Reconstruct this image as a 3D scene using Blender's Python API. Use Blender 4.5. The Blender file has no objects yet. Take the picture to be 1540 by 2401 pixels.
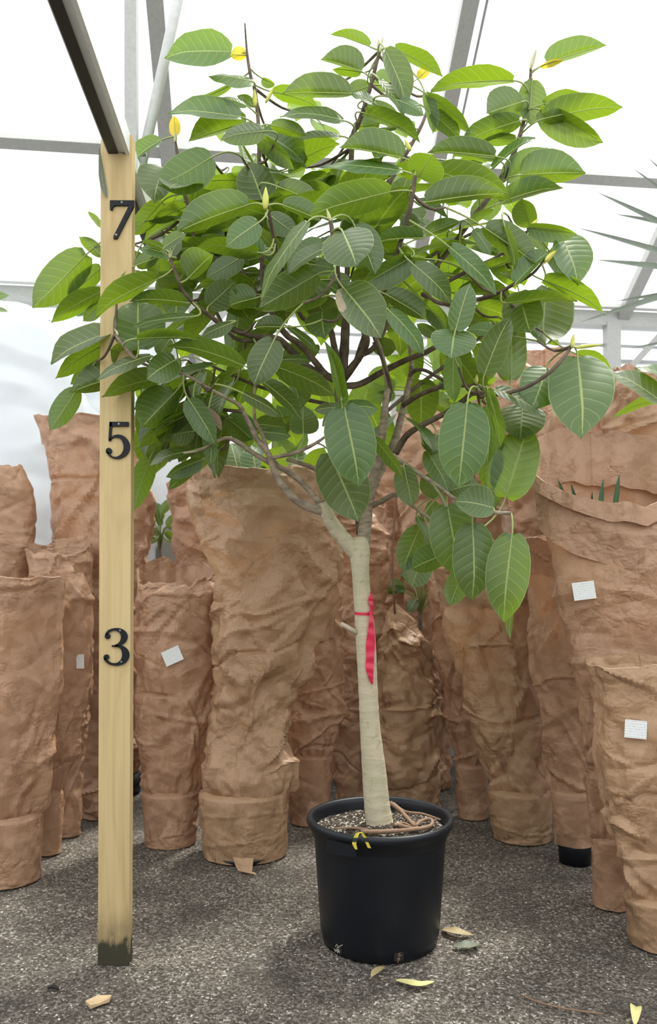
import bpy, math, random
import numpy as np
from mathutils import Vector, noise, Matrix
random.seed(7)
S = bpy.context.scene
C = S.collection
# ------------------------------------------------------------------ camera
F = 1760.0          # focal length in pixels of the 1540 x 2401 frame
H = 1.081           # eye height
CX, YH = 770.0, 1400.0
cam = bpy.data.cameras.new('camera')
cam.sensor_width = 36.0
cam.lens = F / 2401 * 36
cam.shift_y = (YH - 1200.5) / 2401
cam.clip_start = 0.05
cam.dof.use_dof = True
cam.dof.focus_distance = 2.2
cam.dof.aperture_fstop = 3.4
co = bpy.data.objects.new('camera', cam)
co.location = (0, 0, H)
co.rotation_euler = (math.pi / 2, 0, 0)
C.objects.link(co)
S.camera = co
# ------------------------------------------------------------------ world, sun, exposure
w = bpy.data.worlds.new('world'); S.world = w; w.use_nodes = True
w.node_tree.nodes['Background'].inputs[0].default_value = (0.95, 0.985, 1.0, 1)
w.node_tree.nodes['Background'].inputs[1].default_value = 1.2
sun = bpy.data.lights.new('sun_offscreen', 'SUN'); sun.energy = 5.5; sun.angle = math.radians(9); sun.color = (1, 0.96, 0.88)
so = bpy.data.objects.new('sun_offscreen', sun)
so.rotation_euler = Vector((-0.28, -0.42, -1.0)).to_track_quat('-Z', 'Y').to_euler()
so.location = (1, 3, 7)
C.objects.link(so)
S.view_settings.view_transform = 'Standard'
S.view_settings.look = 'None'
S.view_settings.gamma = 1
S.view_settings.use_curve_mapping = False
S.view_settings.exposure = 0.42

# ------------------------------------------------------------------ helpers
def P(px, py, D):
    return Vector(((px - CX) * D / F, D, H + (YH - py) * D / F))

def link(name, data, parent=None, loc=None):
    o = bpy.data.objects.new(name, data)
    C.objects.link(o)
    if parent: o.parent = parent
    if loc is not None: o.location = loc
    return o

def tag(o, label=None, cat=None, group=None, kind=None):
    if label: o['label'] = label
    if cat: o['category'] = cat
    if group: o['group'] = group
    if kind: o['kind'] = kind
    return o

def empty(name, loc, label=None, cat=None, group=None, kind=None):
    return tag(link(name, None, None, loc), label, cat, group, kind)

def mk(name, vs, fs, mat, parent=None, loc=None, smooth=True, uvs=None, org=None, sharp=0):
    """vs in world space minus org (org = world position of the object's own origin)"""
    if org is not None: vs = [Vector(v) - org for v in vs]
    me = bpy.data.meshes.new(name)
    me.from_pydata([tuple(v) for v in vs], [], fs)
    me.materials.append(mat)
    if smooth: me.polygons.foreach_set('use_smooth', [True] * len(me.polygons))
    if uvs:
        uv = me.uv_layers.new(name='UVMap')
        for l in me.loops: uv.data[l.index].uv = uvs[l.vertex_index]
    if sharp: me.set_sharp_from_angle(angle=math.radians(sharp))
    me.update()
    return link(name, me, parent, loc)

def box(c, sx, sy, sz, ex=Vector((1, 0, 0)), ey=Vector((0, 1, 0)), ez=Vector((0, 0, 1))):
    vs = []
    for k in (-1, 1):
        for j in (-1, 1):
            for i in (-1, 1):
                vs.append(c + ex * (i * sx / 2) + ey * (j * sy / 2) + ez * (k * sz / 2))
    fs = [(0, 2, 3, 1), (4, 5, 7, 6), (0, 1, 5, 4), (2, 6, 7, 3), (0, 4, 6, 2), (1, 3, 7, 5)]
    return vs, fs

def join(parts):
    V, Fc = [], []
    for vs, fs in parts:
        b = len(V); V += [Vector(v) for v in vs]; Fc += [tuple(i + b for i in f) for f in fs]
    return V, Fc

def beam(a, b, wd, ht, up=Vector((0, 0, 1))):
    a = Vector(a); b = Vector(b)
    d = (b - a).normalized()
    s = d.cross(up).normalized(); u = s.cross(d).normalized()
    return box((a + b) / 2, wd, (b - a).length, ht, s, d, u)

def crom(pts, n):
    """Catmull-Rom resample of tuples"""
    out = []
    m = len(pts)
    for i in range(m - 1):
        p0 = pts[max(i - 1, 0)]; p1 = pts[i]; p2 = pts[i + 1]; p3 = pts[min(i + 2, m - 1)]
        for k in range(n):
            t = k / n
            out.append(tuple(0.5 * (2 * b + (c - a) * t + (2 * a - 5 * b + 4 * c - d) * t * t + (3 * b - a - 3 * c + d) * t ** 3)
                             for a, b, c, d in zip(p0, p1, p2, p3)))
    out.append(tuple(pts[-1]))
    return out

def tube(pts, rad, n=8, cap=True):
    pts = [Vector(p) for p in pts]
    vs, fs = [], []
    prev = None
    for i, p in enumerate(pts):
        d = (pts[min(i + 1, len(pts) - 1)] - pts[max(i - 1, 0)])
        d = d.normalized() if d.length > 1e-9 else Vector((0, 0, 1))
        if prev is None:
            ref = Vector((0, 0, 1)) if abs(d.z) < 0.9 else Vector((1, 0, 0))
            prev = d.cross(ref).normalized()
        else:
            prev = (prev - d * prev.dot(d))
            prev = prev.normalized() if prev.length > 1e-6 else d.orthogonal().normalized()
        b = d.cross(prev)
        for k in range(n):
            a = 2 * math.pi * k / n
            vs.append(p + (prev * math.cos(a) + b * math.sin(a)) * rad[i])
    for i in range(len(pts) - 1):
        for k in range(n):
            fs.append((i * n + k, i * n + (k + 1) % n, (i + 1) * n + (k + 1) % n, (i + 1) * n + k))
    if cap:
        fs.append(tuple(range(n))[::-1]); e = (len(pts) - 1) * n
        fs.append(tuple(e + k for k in range(n)))
    return vs, fs

def lathe(c, prof, n=48):
    vs, fs = [], []
    for r, z in prof:
        for k in range(n):
            a = 2 * math.pi * k / n
            vs.append(Vector((c[0] + r * math.cos(a), c[1] + r * math.sin(a), c[2] + z)))
    for i in range(len(prof) - 1):
        for k in range(n):
            fs.append((i * n + k, i * n + (k + 1) % n, (i + 1) * n + (k + 1) % n, (i + 1) * n + k))
    return vs, fs

def ridge(p): return 1 - 2 * abs(noise.noise(p))

# ------------------------------------------------------------------ materials
class N:
    """tiny node helper"""
    def __init__(s, name):
        s.m = bpy.data.materials.new(name); s.m.use_nodes = True
        s.t = s.m.node_tree; s.t.nodes.clear()
        s.out = s.t.nodes.new('ShaderNodeOutputMaterial')
    def n(s, typ, ins=None, **kw):
        nd = s.t.nodes.new(typ)
        for k, v in kw.items(): setattr(nd, k, v)
        if ins:
            for k, v in ins.items(): s.set(nd, k, v)
        return nd
    def set(s, nd, k, v):
        i = nd.inputs[k]
        if isinstance(v, bpy.types.NodeSocket): s.t.links.new(v, i)
        else:
            if i.type == 'RGBA' and len(v) == 3: v = (*v, 1)
            i.default_value = v
    def math(s, op, a, b=0.0, c=None, clamp=False):
        nd = s.n('ShaderNodeMath', {0: a, 1: b}, operation=op, use_clamp=clamp)
        if c is not None: s.set(nd, 2, c)
        return nd.outputs[0]
    def ramp(s, fac, lo, hi, a=0.0, b=1.0):
        return s.n('ShaderNodeMapRange', {0: fac, 1: lo, 2: hi, 3: a, 4: b}, interpolation_type='SMOOTHSTEP').outputs[0]
    def mix(s, f, a, b, blend='MIX'):
        nd = s.n('ShaderNodeMix', data_type='RGBA', blend_type=blend)
        s.set(nd, 0, f); s.set(nd, 6, a); s.set(nd, 7, b)
        return nd.outputs[2]
    def noise(s, vec, sc, det=4, rough=0.55, dist=0.0):
        nd = s.n('ShaderNodeTexNoise', {'Scale': sc, 'Detail': det, 'Roughness': rough, 'Distortion': dist})
        if vec is not None: s.set(nd, 'Vector', vec)
        return nd.outputs[0]
    def obj(s): return s.n('ShaderNodeTexCoord').outputs['Object']
    def mapv(s, v, sc): return s.n('ShaderNodeMapping', {'Vector': v, 'Scale': sc}).outputs[0]
    def bump(s, h, st, dist=0.01, nrm=None):
        nd = s.n('ShaderNodeBump', {'Strength': st, 'Distance': dist, 'Height': h})
        if nrm is not None: s.set(nd, 'Normal', nrm)
        return nd.outputs[0]
    def pbsdf(s, col, rough=0.6, nrm=None, spec=0.5, metal=0.0):
        nd = s.n('ShaderNodeBsdfPrincipled', {'Base Color': col, 'Roughness': rough, 'Metallic': metal, 'Specular IOR Level': spec})
        if nrm is not None: s.set(nd, 'Normal', nrm)
        return nd.outputs[0]
    def add_trans(s, sh, col, f, nrm=None):
        t = s.n('ShaderNodeBsdfTranslucent', {'Color': col})
        if nrm is not None: s.set(t, 'Normal', nrm)
        return s.n('ShaderNodeMixShader', {0: f, 1: sh, 2: t.outputs[0]}).outputs[0]
    def done(s, sh):
        s.t.links.new(sh, s.out.inputs[0]); return s.m

PATCH_V = 0.95
def leaf_mat(name, top, trans, vein, f=0.38, rough=0.36, spots=None):
    # spots: colour of a dead patch beside the stalk end
    m = N(name)
    uv = m.n('ShaderNodeUVMap', uv_map='UVMap').outputs[0]
    sp = m.n('ShaderNodeSeparateXYZ', {0: uv})
    u = sp.outputs[0]; v = sp.outputs[1]
    a = m.math('ABSOLUTE', m.math('MULTIPLY_ADD', v, 2.0, -1.0))
    rnd = m.n('ShaderNodeObjectInfo').outputs['Random']
    # lateral veins leave the midrib towards the tip and bow
    bow = m.math('MULTIPLY', m.math('POWER', a, 1.15), 0.19)
    c = m.math('MULTIPLY', m.math('SUBTRACT', u, bow), 8.5)
    c = m.math('ADD', c, m.math('MULTIPLY', rnd, 3.0))
    c = m.math('ADD', c, m.math('MULTIPLY', m.math('GREATER_THAN', v, 0.5), 0.45))
    fr = m.math('ABSOLUTE', m.math('SUBTRACT', m.math('FRACT', c), 0.5))
    lat = m.math('MULTIPLY', m.ramp(fr, 0.458, 0.49), m.ramp(a, 0.98, 0.8, 0.0, 1.0))
    mid = m.ramp(a, 0.055, 0.02)
    edge = m.ramp(a, 0.955, 0.99)
    mask = m.math('MAXIMUM', m.math('MULTIPLY', lat, 0.62), m.math('MAXIMUM', mid, m.math('MULTIPLY', edge, 0.55)))
    ob = m.obj()
    bl = m.noise(ob, 14, 3)
    hue = m.n('ShaderNodeHueSaturation', {'Hue': m.math('MULTIPLY_ADD', rnd, 0.045, 0.48), 'Saturation': 1.0,
              'Value': m.math('MULTIPLY_ADD', rnd, 0.55, 0.72), 'Color': m.mix(bl, tuple(x * 0.82 for x in top), tuple(min(1, x * 1.2) for x in top))}).outputs[0]
    col = m.mix(mask, hue, vein)
    if spots:
        dx = m.math('SUBTRACT', u, 0.16); dy = m.math('SUBTRACT', v, PATCH_V)
        ds = m.math('SQRT', m.math('ADD', m.math('MULTIPLY', dx, dx), m.math('MULTIPLY', dy, dy)))
        ds = m.math('ADD', ds, m.math('MULTIPLY', m.math('SUBTRACT', m.noise(ob, 45, 3), 0.5), 0.22))
        col = m.mix(m.ramp(ds, 0.245, 0.225), col, (0.03, 0.025, 0.015))
        col = m.mix(m.ramp(ds, 0.222, 0.205), col, spots)
    tcol = m.mix(m.math('MULTIPLY', mask, 0.7), trans, tuple(min(1, x * 1.25 + 0.1) for x in trans))
    h = m.math('ADD', m.math('MULTIPLY', lat, 0.5), m.math('MULTIPLY', m.math('POWER', m.math('MULTIPLY', fr, 2.0), 2.0), -0.8))
    nr = m.bump(h, 0.25, 0.003, m.bump(m.noise(ob, 60, 2), 0.06, 0.004))
    return m.done(m.add_trans(m.pbsdf(col, rough, nr, 0.95), tcol, f, nr))

M = {}
M['leaf'] = leaf_mat('leaf_green', (0.056, 0.108, 0.024), (0.30, 0.46, 0.013), (0.38, 0.46, 0.15), 0.36, 0.42)
M['patched'] = leaf_mat('leaf_patched', (0.056, 0.108, 0.024), (0.30, 0.46, 0.013), (0.38, 0.46, 0.15), 0.36, 0.42, (0.42, 0.30, 0.2))
M['yellow'] = leaf_mat('leaf_yellow', (0.75, 0.60, 0.05), (0.85, 0.62, 0.03), (0.6, 0.55, 0.15), 0.5)
M['brown'] = leaf_mat('leaf_brown', (0.30, 0.20, 0.12), (0.30, 0.16, 0.07), (0.36, 0.26, 0.17), 0.2, 0.7)
M['dryleaf'] = leaf_mat('leaf_dry', (0.60, 0.50, 0.22), (0.5, 0.4, 0.12), (0.66, 0.58, 0.32), 0.15, 0.6)
M['greyleaf'] = leaf_mat('leaf_grey', (0.17, 0.2, 0.13), (0.2, 0.25, 0.1), (0.3, 0.32, 0.2), 0.15, 0.6)

def simple(name, col, rough=0.6, var=0.15, sc=20, bump=0.0, bsc=80, metal=0.0, spec=0.5):
    m = N(name); ob = m.obj()
    nz = m.noise(ob, sc, 5)
    c = m.mix(nz, tuple(x * (1 - var) for x in col), tuple(min(1, x * (1 + var)) for x in col))
    nr = m.bump(m.noise(ob, bsc, 4), bump, 0.004) if bump else None
    return m.done(m.pbsdf(c, rough, nr, spec, metal))

M['stalk'] = simple('leaf_stalk_green', (0.34, 0.40, 0.13), 0.5, 0.2, 40)
M['bud'] = simple('bud_yellow_green', (0.62, 0.62, 0.12), 0.5, 0.25, 40)
M['budpale'] = simple('bud_pale', (0.55, 0.52, 0.28), 0.5, 0.25, 40)
M['blackplastic'] = simple('pot_black_plastic', (0.0055, 0.0075, 0.012), 0.42, 0.4, 9, 0.06, 40, 0.0, 0.4)
M['black'] = simple('numeral_black_enamel', (0.006, 0.007, 0.011), 0.5, 0.3, 60, 0.25, 160, 0.0, 0.3)
M['galv'] = simple('galvanised_steel', (0.40, 0.40, 0.38), 0.55, 0.22, 60, 0.05, 120, 0.35)
M['alu'] = simple('aluminium_rail', (0.66, 0.69, 0.73), 0.45, 0.12, 30)
M['palepaint'] = simple('pale_painted_steel', (0.78, 0.78, 0.77), 0.5, 0.15, 40)
M['rubber'] = simple('rail_black_rubber', (0.012, 0.012, 0.018), 0.4, 0.2, 30)
M['bolt'] = simple('bolt_steel', (0.25, 0.25, 0.26), 0.4, 0.2, 60, 0, 0, 0.8)
M['red'] = simple('ribbon_red', (0.68, 0.018, 0.07), 0.35, 0.15, 30)
M['root'] = simple('root_brown', (0.25, 0.155, 0.095), 0.8, 0.3, 60, 0.3, 120)
M['cord'] = simple('cord_brown', (0.22, 0.13, 0.08), 0.8, 0.2, 60)
M['cable'] = simple('cable_grey', (0.35, 0.36, 0.36), 0.5, 0.1, 60)
M['woodchip'] = simple('wood_chip_tan', (0.62, 0.45, 0.26), 0.8, 0.2, 60)
M['dark'] = simple('dark_debris', (0.02, 0.018, 0.015), 0.8, 0.2, 60)
M['fluff'] = simple('straw_fluff', (0.5, 0.45, 0.36), 0.9, 0.2, 60)
M['blade'] = simple('spiky_blade_green', (0.035, 0.11, 0.045), 0.45, 0.3, 12)
M['palmblade'] = simple('spiky_blade_grey', (0.17, 0.20, 0.15), 0.5, 0.3, 12)
M['added_base'] = simple('added_base_grey', (0.33, 0.325, 0.31), 0.9, 0.12, 8)  # plain grey of the opaque wall bases added to hold back light
M['stub'] = simple('cut_stub_pale', (0.55, 0.46, 0.36), 0.8, 0.2, 60)

def paper(name, col, tr):
    m = N(name); ob = m.obj()
    fib = m.noise(ob, 300, 3)
    big = m.noise(ob, 5, 4)
    c = m.mix(big, tuple(x * 0.80 for x in col), tuple(min(1, x * 1.16) for x in col))
    c = m.mix(m.math('MULTIPLY', m.ramp(fib, 0.35, 0.7), 0.3), c, tuple(min(1, x * 1.4 + 0.02) for x in col))
    nz = m.n('ShaderNodeTexNoise', {'Vector': ob, 'Scale': 5.0, 'Detail': 1.0}).outputs[1]
    wv = m.n('ShaderNodeVectorMath', {0: ob, 1: m.n('ShaderNodeVectorMath', {0: nz, 1: (0.16, 0.16, 0.16)}, operation='MULTIPLY').outputs[0]}, operation='ADD').outputs[0]
    def cells(sc, st, vec):
        # flat facets: each crease-bounded cell of paper tilts its own way
        cc = m.n('ShaderNodeTexVoronoi', {'Vector': vec, 'Scale': sc}).outputs['Color']
        d_ = m.n('ShaderNodeVectorMath', {0: cc, 1: (0.5, 0.5, 0.5)}, operation='SUBTRACT').outputs[0]
        return m.n('ShaderNodeVectorMath', {0: d_, 1: (st, st, st * 1.2)}, operation='MULTIPLY').outputs[0]
    def crease(sc, sz, dst):
        # sharp valley lines where the noise crosses its mean
        r_ = m.math('ABSOLUTE', m.math('SUBTRACT', m.noise(m.mapv(ob, (1, 1, sz)), sc, 2, 0.45, dst), 0.5))
        return m.math('POWER', m.math('MULTIPLY', r_, 2.0), 0.8)
    h = m.math('ADD', m.math('ADD', crease(7, 0.8, 0.6), m.math('MULTIPLY', crease(15, 1.5, 0.4), 0.55)), m.math('MULTIPLY', crease(33, 1.0, 0.3), 0.22))
    msk = m.ramp(m.noise(ob, 4.5, 2), 0.40, 0.66, 0.10, 1.0)
    h = m.math('MULTIPLY', h, msk)
    gn = m.bump(h, 0.46, 0.035, m.bump(fib, 0.07, 0.002))
    sm = gn
    for sc, st, vec in ((9.0, 0.22, m.mapv(wv, (1, 1, 0.7))), (21.0, 0.22, wv), (48.0, 0.12, wv)):
        sm = m.n('ShaderNodeVectorMath', {0: sm, 1: cells(sc, st, vec)}, operation='ADD').outputs[0]
    nr = m.n('ShaderNodeVectorMath', {0: sm}, operation='NORMALIZE').outputs[0]
    return m.done(m.add_trans(m.pbsdf(c, 0.5, nr, 0.5), tr, 0.12, gn))
M['kraft'] = paper('kraft_paper', (0.46, 0.27, 0.165), (0.64, 0.31, 0.14))
M['krafttan'] = paper('kraft_paper_tan', (0.46, 0.285, 0.165), (0.62, 0.32, 0.14))

m = N('frost_cloth_white'); ob = m.obj()
nr = m.bump(m.noise(m.mapv(ob, (1, 1, 0.6)), 6, 4), 0.3, 0.03, m.bump(m.noise(ob, 220, 2), 0.1, 0.002))
M['cloth'] = m.done(m.add_trans(m.pbsdf((0.83, 0.85, 0.87), 0.8, nr, 0.2), (0.9, 0.92, 0.94), 0.35, nr))

m = N('glazing_translucent'); ob = m.obj()
c = m.mix(m.ramp(m.noise(ob, 0.9, 5), 0.3, 0.75), (0.90, 0.93, 0.95), (0.98, 0.99, 1.0))
tp = m.n('ShaderNodeBsdfTransparent', {'Color': (0.97, 0.99, 1.0, 1)}).outputs[0]
tl = m.n('ShaderNodeBsdfTranslucent', {'Color': c}).outputs[0]
M['pane'] = m.done(m.n('ShaderNodeMixShader', {0: 0.42, 1: tp, 2: tl}).outputs[0])

m = N('pine_post'); ob = m.obj()
gr = m.noise(m.mapv(ob, (55, 55, 1.6)), 1.0, 4, 0.6, 0.8)
bl = m.noise(m.mapv(ob, (9, 9, 1.6)), 1.0, 3, 0.5, 1.5)
c = m.mix(m.ramp(gr, 0.3, 0.75), (0.66, 0.50, 0.26), (0.56, 0.41, 0.20))
c = m.mix(m.math('MULTIPLY', m.ramp(bl, 0.48, 0.66), 0.45), c, (0.40, 0.275, 0.115))
z = m.n('ShaderNodeSeparateXYZ', {0: ob}).outputs[2]
dirt = m.math('ADD', z, m.math('MULTIPLY', m.math('SUBTRACT', m.noise(m.mapv(ob, (40, 40, 14)), 1.0, 4), 0.5), 0.16))
c = m.mix(m.ramp(dirt, 0.20, 0.06, 0.0, 0.65), c, (0.19, 0.14, 0.075))
c = m.mix(m.ramp(dirt, 0.085, 0.055), c, (0.055, 0.05, 0.03))
M['pine'] = m.done(m.pbsdf(c, 0.7, m.bump(gr, 0.15, 0.004), 0.3))

m = N('ficus_bark'); ob = m.obj()
ring = m.noise(m.mapv(ob, (9, 9, 70)), 1.0, 4, 0.6, 0.6)
sp = m.noise(ob, 60, 5, 0.65)
c = m.mix(m.ramp(ring, 0.35, 0.7), (0.57, 0.50, 0.36), (0.49, 0.425, 0.30))
c = m.mix(m.ramp(sp, 0.54, 0.72, 0, 0.7), c, (0.30, 0.27, 0.16))
c = m.mix(m.ramp(m.noise(ob, 7, 3), 0.5, 0.7, 0, 0.4), c, (0.36, 0.37, 0.21))
M['bark'] = m.done(m.pbsdf(c, 0.8, m.bump(m.math('ADD', ring, sp), 0.35, 0.006), 0.25))
m = N('ficus_twig'); ob = m.obj()
c = m.mix(m.ramp(m.noise(ob, 30, 4), 0.35, 0.7), (0.105, 0.075, 0.055), (0.21, 0.155, 0.11))
M['twig'] = m.done(m.pbsdf(c, 0.75, m.bump(m.noise(ob, 90, 4), 0.35, 0.004), 0.3))
m = N('ficus_limb'); ob = m.obj()
c = m.mix(m.ramp(m.noise(m.mapv(ob, (1, 1, 2.5)), 26, 4), 0.32, 0.68), (0.22, 0.17, 0.125), (0.42, 0.34, 0.25))
M['limb'] = m.done(m.pbsdf(c, 0.8, m.bump(m.noise(ob, 90, 4), 0.45, 0.005), 0.25))
M['shoot'] = simple('shoot_green_brown', (0.20, 0.22, 0.09), 0.55, 0.35, 30)

m = N('gravel_asphalt'); ob = m.obj()
vo = m.n('ShaderNodeTexVoronoi', {'Vector': ob, 'Scale': 150.0})
gray = m.n('ShaderNodeSeparateColor', {0: vo.outputs['Color']}).outputs[0]
big = m.noise(ob, 3.2, 5, 0.6)
c = m.mix(m.ramp(gray, 0.15, 1.0), (0.066, 0.055, 0.044), (0.25, 0.215, 0.178))
c = m.mix(m.ramp(gray, 0.9, 0.99), c, (0.5, 0.47, 0.42))
c = m.mix(m.ramp(big, 0.42, 0.68, 0.0, 0.6), c, (0.048, 0.042, 0.034))
M['gravel'] = m.done(m.pbsdf(c, 0.85, m.bump(m.math('MULTIPLY', vo.outputs['Distance'], -1.0), 0.7, 0.006, m.bump(m.noise(ob, 30, 4), 0.4, 0.01)), 0.3))
m = N('gravel_chip'); ob = m.obj()
wn = m.n('ShaderNodeTexVoronoi', {'Vector': ob, 'Scale': 90.0})
gray = m.n('ShaderNodeSeparateColor', {0: wn.outputs['Color']}).outputs[0]
c = m.mix(gray, (0.06, 0.052, 0.042), (0.28, 0.25, 0.215))
c = m.mix(m.ramp(gray, 0.93, 0.97), c, (0.7, 0.66, 0.6))
M['chip'] = m.done(m.pbsdf(c, 0.85, None, 0.3))
m = N('potting_soil'); ob = m.obj()
vo = m.n('ShaderNodeTexVoronoi', {'Vector': ob, 'Scale': 170.0})
gray = m.n('ShaderNodeSeparateColor', {0: vo.outputs['Color']}).outputs[0]
c = m.mix(m.ramp(gray, 0.2, 0.9), (0.04, 0.03, 0.022), (0.12, 0.095, 0.07))
c = m.mix(m.ramp(gray, 0.86, 0.92), c, (0.62, 0.57, 0.5))
M['soil'] = m.done(m.pbsdf(c, 0.9, m.bump(vo.outputs['Distance'], 0.8, 0.006), 0.2))
m = N('sticker_print'); ob = m.obj()
zz = m.n('ShaderNodeSeparateXYZ', {0: ob})
ln = m.ramp(m.math('ABSOLUTE', m.math('SUBTRACT', m.math('FRACT', m.math('MULTIPLY', zz.outputs[2], 130.0)), 0.5)), 0.3, 0.38)
tx = m.ramp(m.noise(m.mapv(ob, (300, 300, 130)), 1.0, 2), 0.45, 0.55)
M['sticker'] = m.done(m.pbsdf(m.mix(m.math('MULTIPLY', m.math('MULTIPLY', ln, tx), 0.55), (0.80, 0.81, 0.80), (0.35, 0.37, 0.4)), 0.5, None, 0.4))
m = N('tape_yellow_black'); ob = m.obj()
st = m.math('FRACT', m.math('MULTIPLY', m.n('ShaderNodeSeparateXYZ', {0: ob}).outputs[2], 28.0))
M['tape'] = m.done(m.pbsdf(m.mix(m.ramp(st, 0.62, 0.66), (0.75, 0.62, 0.06), (0.03, 0.05, 0.04)), 0.4))

# ------------------------------------------------------------------ floor
fl = []
nx, ny = 60, 70
vs = []
for j in range(ny + 1):
    for i in range(nx + 1):
        x = -4 + 8 * i / nx; y = -3.1 + 9.2 * j / ny
        vs.append(Vector((x, y, 0.004 * noise.noise(Vector((x * 2, y * 2, 0))))))
fs = [(j * (nx + 1) + i, j * (nx + 1) + i + 1, (j + 1) * (nx + 1) + i + 1, (j + 1) * (nx + 1) + i) for j in range(ny) for i in range(nx)]
floor = tag(mk('floor', vs, fs, M['gravel']), kind='structure', label='grey compacted gravel and asphalt greenhouse floor')
R = random.Random(3)
V, Fc = [], []
for _ in range(15000):
    D = 1.75 + 2.6 * R.random() ** 1.7
    x = (R.random() - 0.5) * 1.05 * D
    s = 0.0018 + 0.0032 * R.random() ** 2
    z = 0.004 * noise.noise(Vector((x * 2, D * 2, 0)))
    a = R.random() * 6.28
    ca, sa = math.cos(a), math.sin(a)
    e = [(s * R.uniform(.6, 1.5), 0), (0, s * R.uniform(.6, 1.1)), (-s * R.uniform(.6, 1.5), 0), (0, -s * R.uniform(.6, 1.1))]
    b = len(V)
    for ex, ey in e: V.append((x + ex * ca - ey * sa, D + ex * sa + ey * ca, z + s * R.uniform(-.1, .3)))
    V.append((x + R.uniform(-.3, .3) * s, D + R.uniform(-.3, .3) * s, z + s * R.uniform(.5, 1.0)))
    Fc += [(b, b + 1, b + 4), (b + 1, b + 2, b + 4), (b + 2, b + 3, b + 4), (b + 3, b, b + 4)]
g = mk('gravel_chips', V, Fc, M['chip'], floor, smooth=False)
tag(g, kind='stuff', label='loose pale and dark stone chips in the floor surface')

# ------------------------------------------------------------------ greenhouse shell
TA = 0.107
E1 = Vector((1, TA, 0)).normalized(); E2 = Vector((-TA, 1, 0)).normalized(); EZ = Vector((0, 0, 1))
VE, ZE, SL = 5.0, 3.03, 0.678
def B(u, v, z): return E1 * u + E2 * v + EZ * z
def roofz(v): return ZE + SL * (VE - v)
def roof_hit(px, py):
    d = Vector(((px - CX) / F, 1, (YH - py) / F))
    # H + t dz = ZE + SL*(VE - t d.E2)
    t = (ZE + SL * VE - H) / (d.z + SL * d.dot(E2))
    p = d * t
    return p.dot(E1), p.dot(E2)
uL = roof_hit(366, 0)[0]; uR = roof_hit(1096, 0)[0]
du = uR - uL
vP = roof_hit(120, 328)[1]
ceil = tag(empty('ceiling', B(0, VE, ZE)), kind='structure', label='sloping translucent greenhouse roof on steel rafters')
O = B(0, VE, ZE)
V0 = 1.3
rn = Vector((0, 0, 1)) * 1 + E2 * SL; rn.normalize()
us = [uL + du * k for k in range(-2, 4)]
for k, u in enumerate(us):
    a = B(u, VE, ZE); b = B(u, V0, roofz(V0))
    r = mk('rafter', *beam(a - rn * 0.05, b - rn * 0.05, 0.082, 0.06, rn), M['galv'], ceil, smooth=False, org=O)
    mk('rafter_cap', *beam(a + E1 * 0.03, b + E1 * 0.03, 0.022, 0.03, rn), M['alu'], r, smooth=False, org=O)
    if k == 3:
        mk('cable', *tube([a + E1 * 0.085 - rn * .05, b + E1 * 0.085 - rn * .05], [0.008] * 2, 6), M['cable'], ceil, org=O)
for v, hh in ((vP, 0.06), (V0, 0.06)):
    z = roofz(v)
    mk('purlin', *beam(B(us[0], v, z) - rn * 0.045, B(us[-1], v, z) - rn * 0.045, hh, 0.05, rn), M['galv'], ceil, smooth=False, org=O)
for k in range(len(us) - 1):
    for va, vb in ((VE, vP), (vP, V0)):
        g = 0.012
        q = [B(us[k] + g, va, roofz(va)), B(us[k + 1] - g, va, roofz(va)), B(us[k + 1] - g, vb, roofz(vb)), B(us[k] + g, vb, roofz(vb))]
        vs = q + [p + rn * 0.008 for p in q]
        mk('pane', q, [(0, 1, 2, 3)], M['pane'], ceil, smooth=False, org=O)
# the near slope of the same glazed roof
VN, ZN_ = -3.2, 2.9
for u in us:
    mk('rafter', *beam(B(u, V0, roofz(V0)), B(u, VN, ZN_), 0.082, 0.06), M['galv'], ceil, smooth=False, org=O)
for k in range(len(us) - 1):
    q = [B(us[k] + .012, V0, roofz(V0)), B(us[k + 1] - .012, V0, roofz(V0)), B(us[k + 1] - .012, VN, ZN_), B(us[k] + .012, VN, ZN_)]
    mk('pane', q, [(0, 1, 2, 3)], M['pane'], ceil, smooth=False, org=O)
# overhead rail running away from the viewer, carried by two struts
rx = lambda D: -0.484 - 0.062 * D
rail_z = 2.41
ra, rb = Vector((rx(1.2), 1.2, rail_z)), Vector((rx(4.9), 4.9, rail_z))
rail = mk('rail', *beam(ra, rb, 0.058, 0.05), M['alu'], ceil, smooth=False, org=O)
mk('rail_slot', *beam(ra + Vector((-0.010, 0, -0.024)), rb + Vector((-0.010, 0, -0.024)), 0.028, 0.012), M['rubber'], rail, smooth=False, org=O)
mk('rail_side', *beam(ra + Vector((0.032, 0, 0.0)), rb + Vector((0.032, 0, 0.0)), 0.012, 0.062), M['palepaint'], rail, smooth=False, org=O)
hd = 2.42
base = Vector((rx(hd), hd, rail_z + 0.03))
mk('strut', *beam(base + Vector((0.0, 0, 0)), base + Vector((-0.005, 0.0, 2.0)), 0.038, 0.03, Vector((0, 1, 0))), M['galv'], ceil, smooth=False, org=O)
mk('strut', *tube([base + Vector((0.016, 0.02, 0)), base + Vector((0.42, 0.06, 1.9))], [0.017] * 2, 10), M['palepaint'], ceil, org=O)
for dz, dx in ((0.03, 0.03), (-0.01, 0.038)):
    c0 = base + Vector((dx - 0.02, -0.03, dz + 0.02))
    mk('bolt', *join([tube([c0, c0 + Vector((0.045, 0, 0))], [0.006] * 2, 8), tube([c0 + Vector((0.008, 0, 0)), c0 + Vector((0.02, 0, 0))], [0.012] * 2, 6)]), M['bolt'], rail, smooth=False, org=O)
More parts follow.
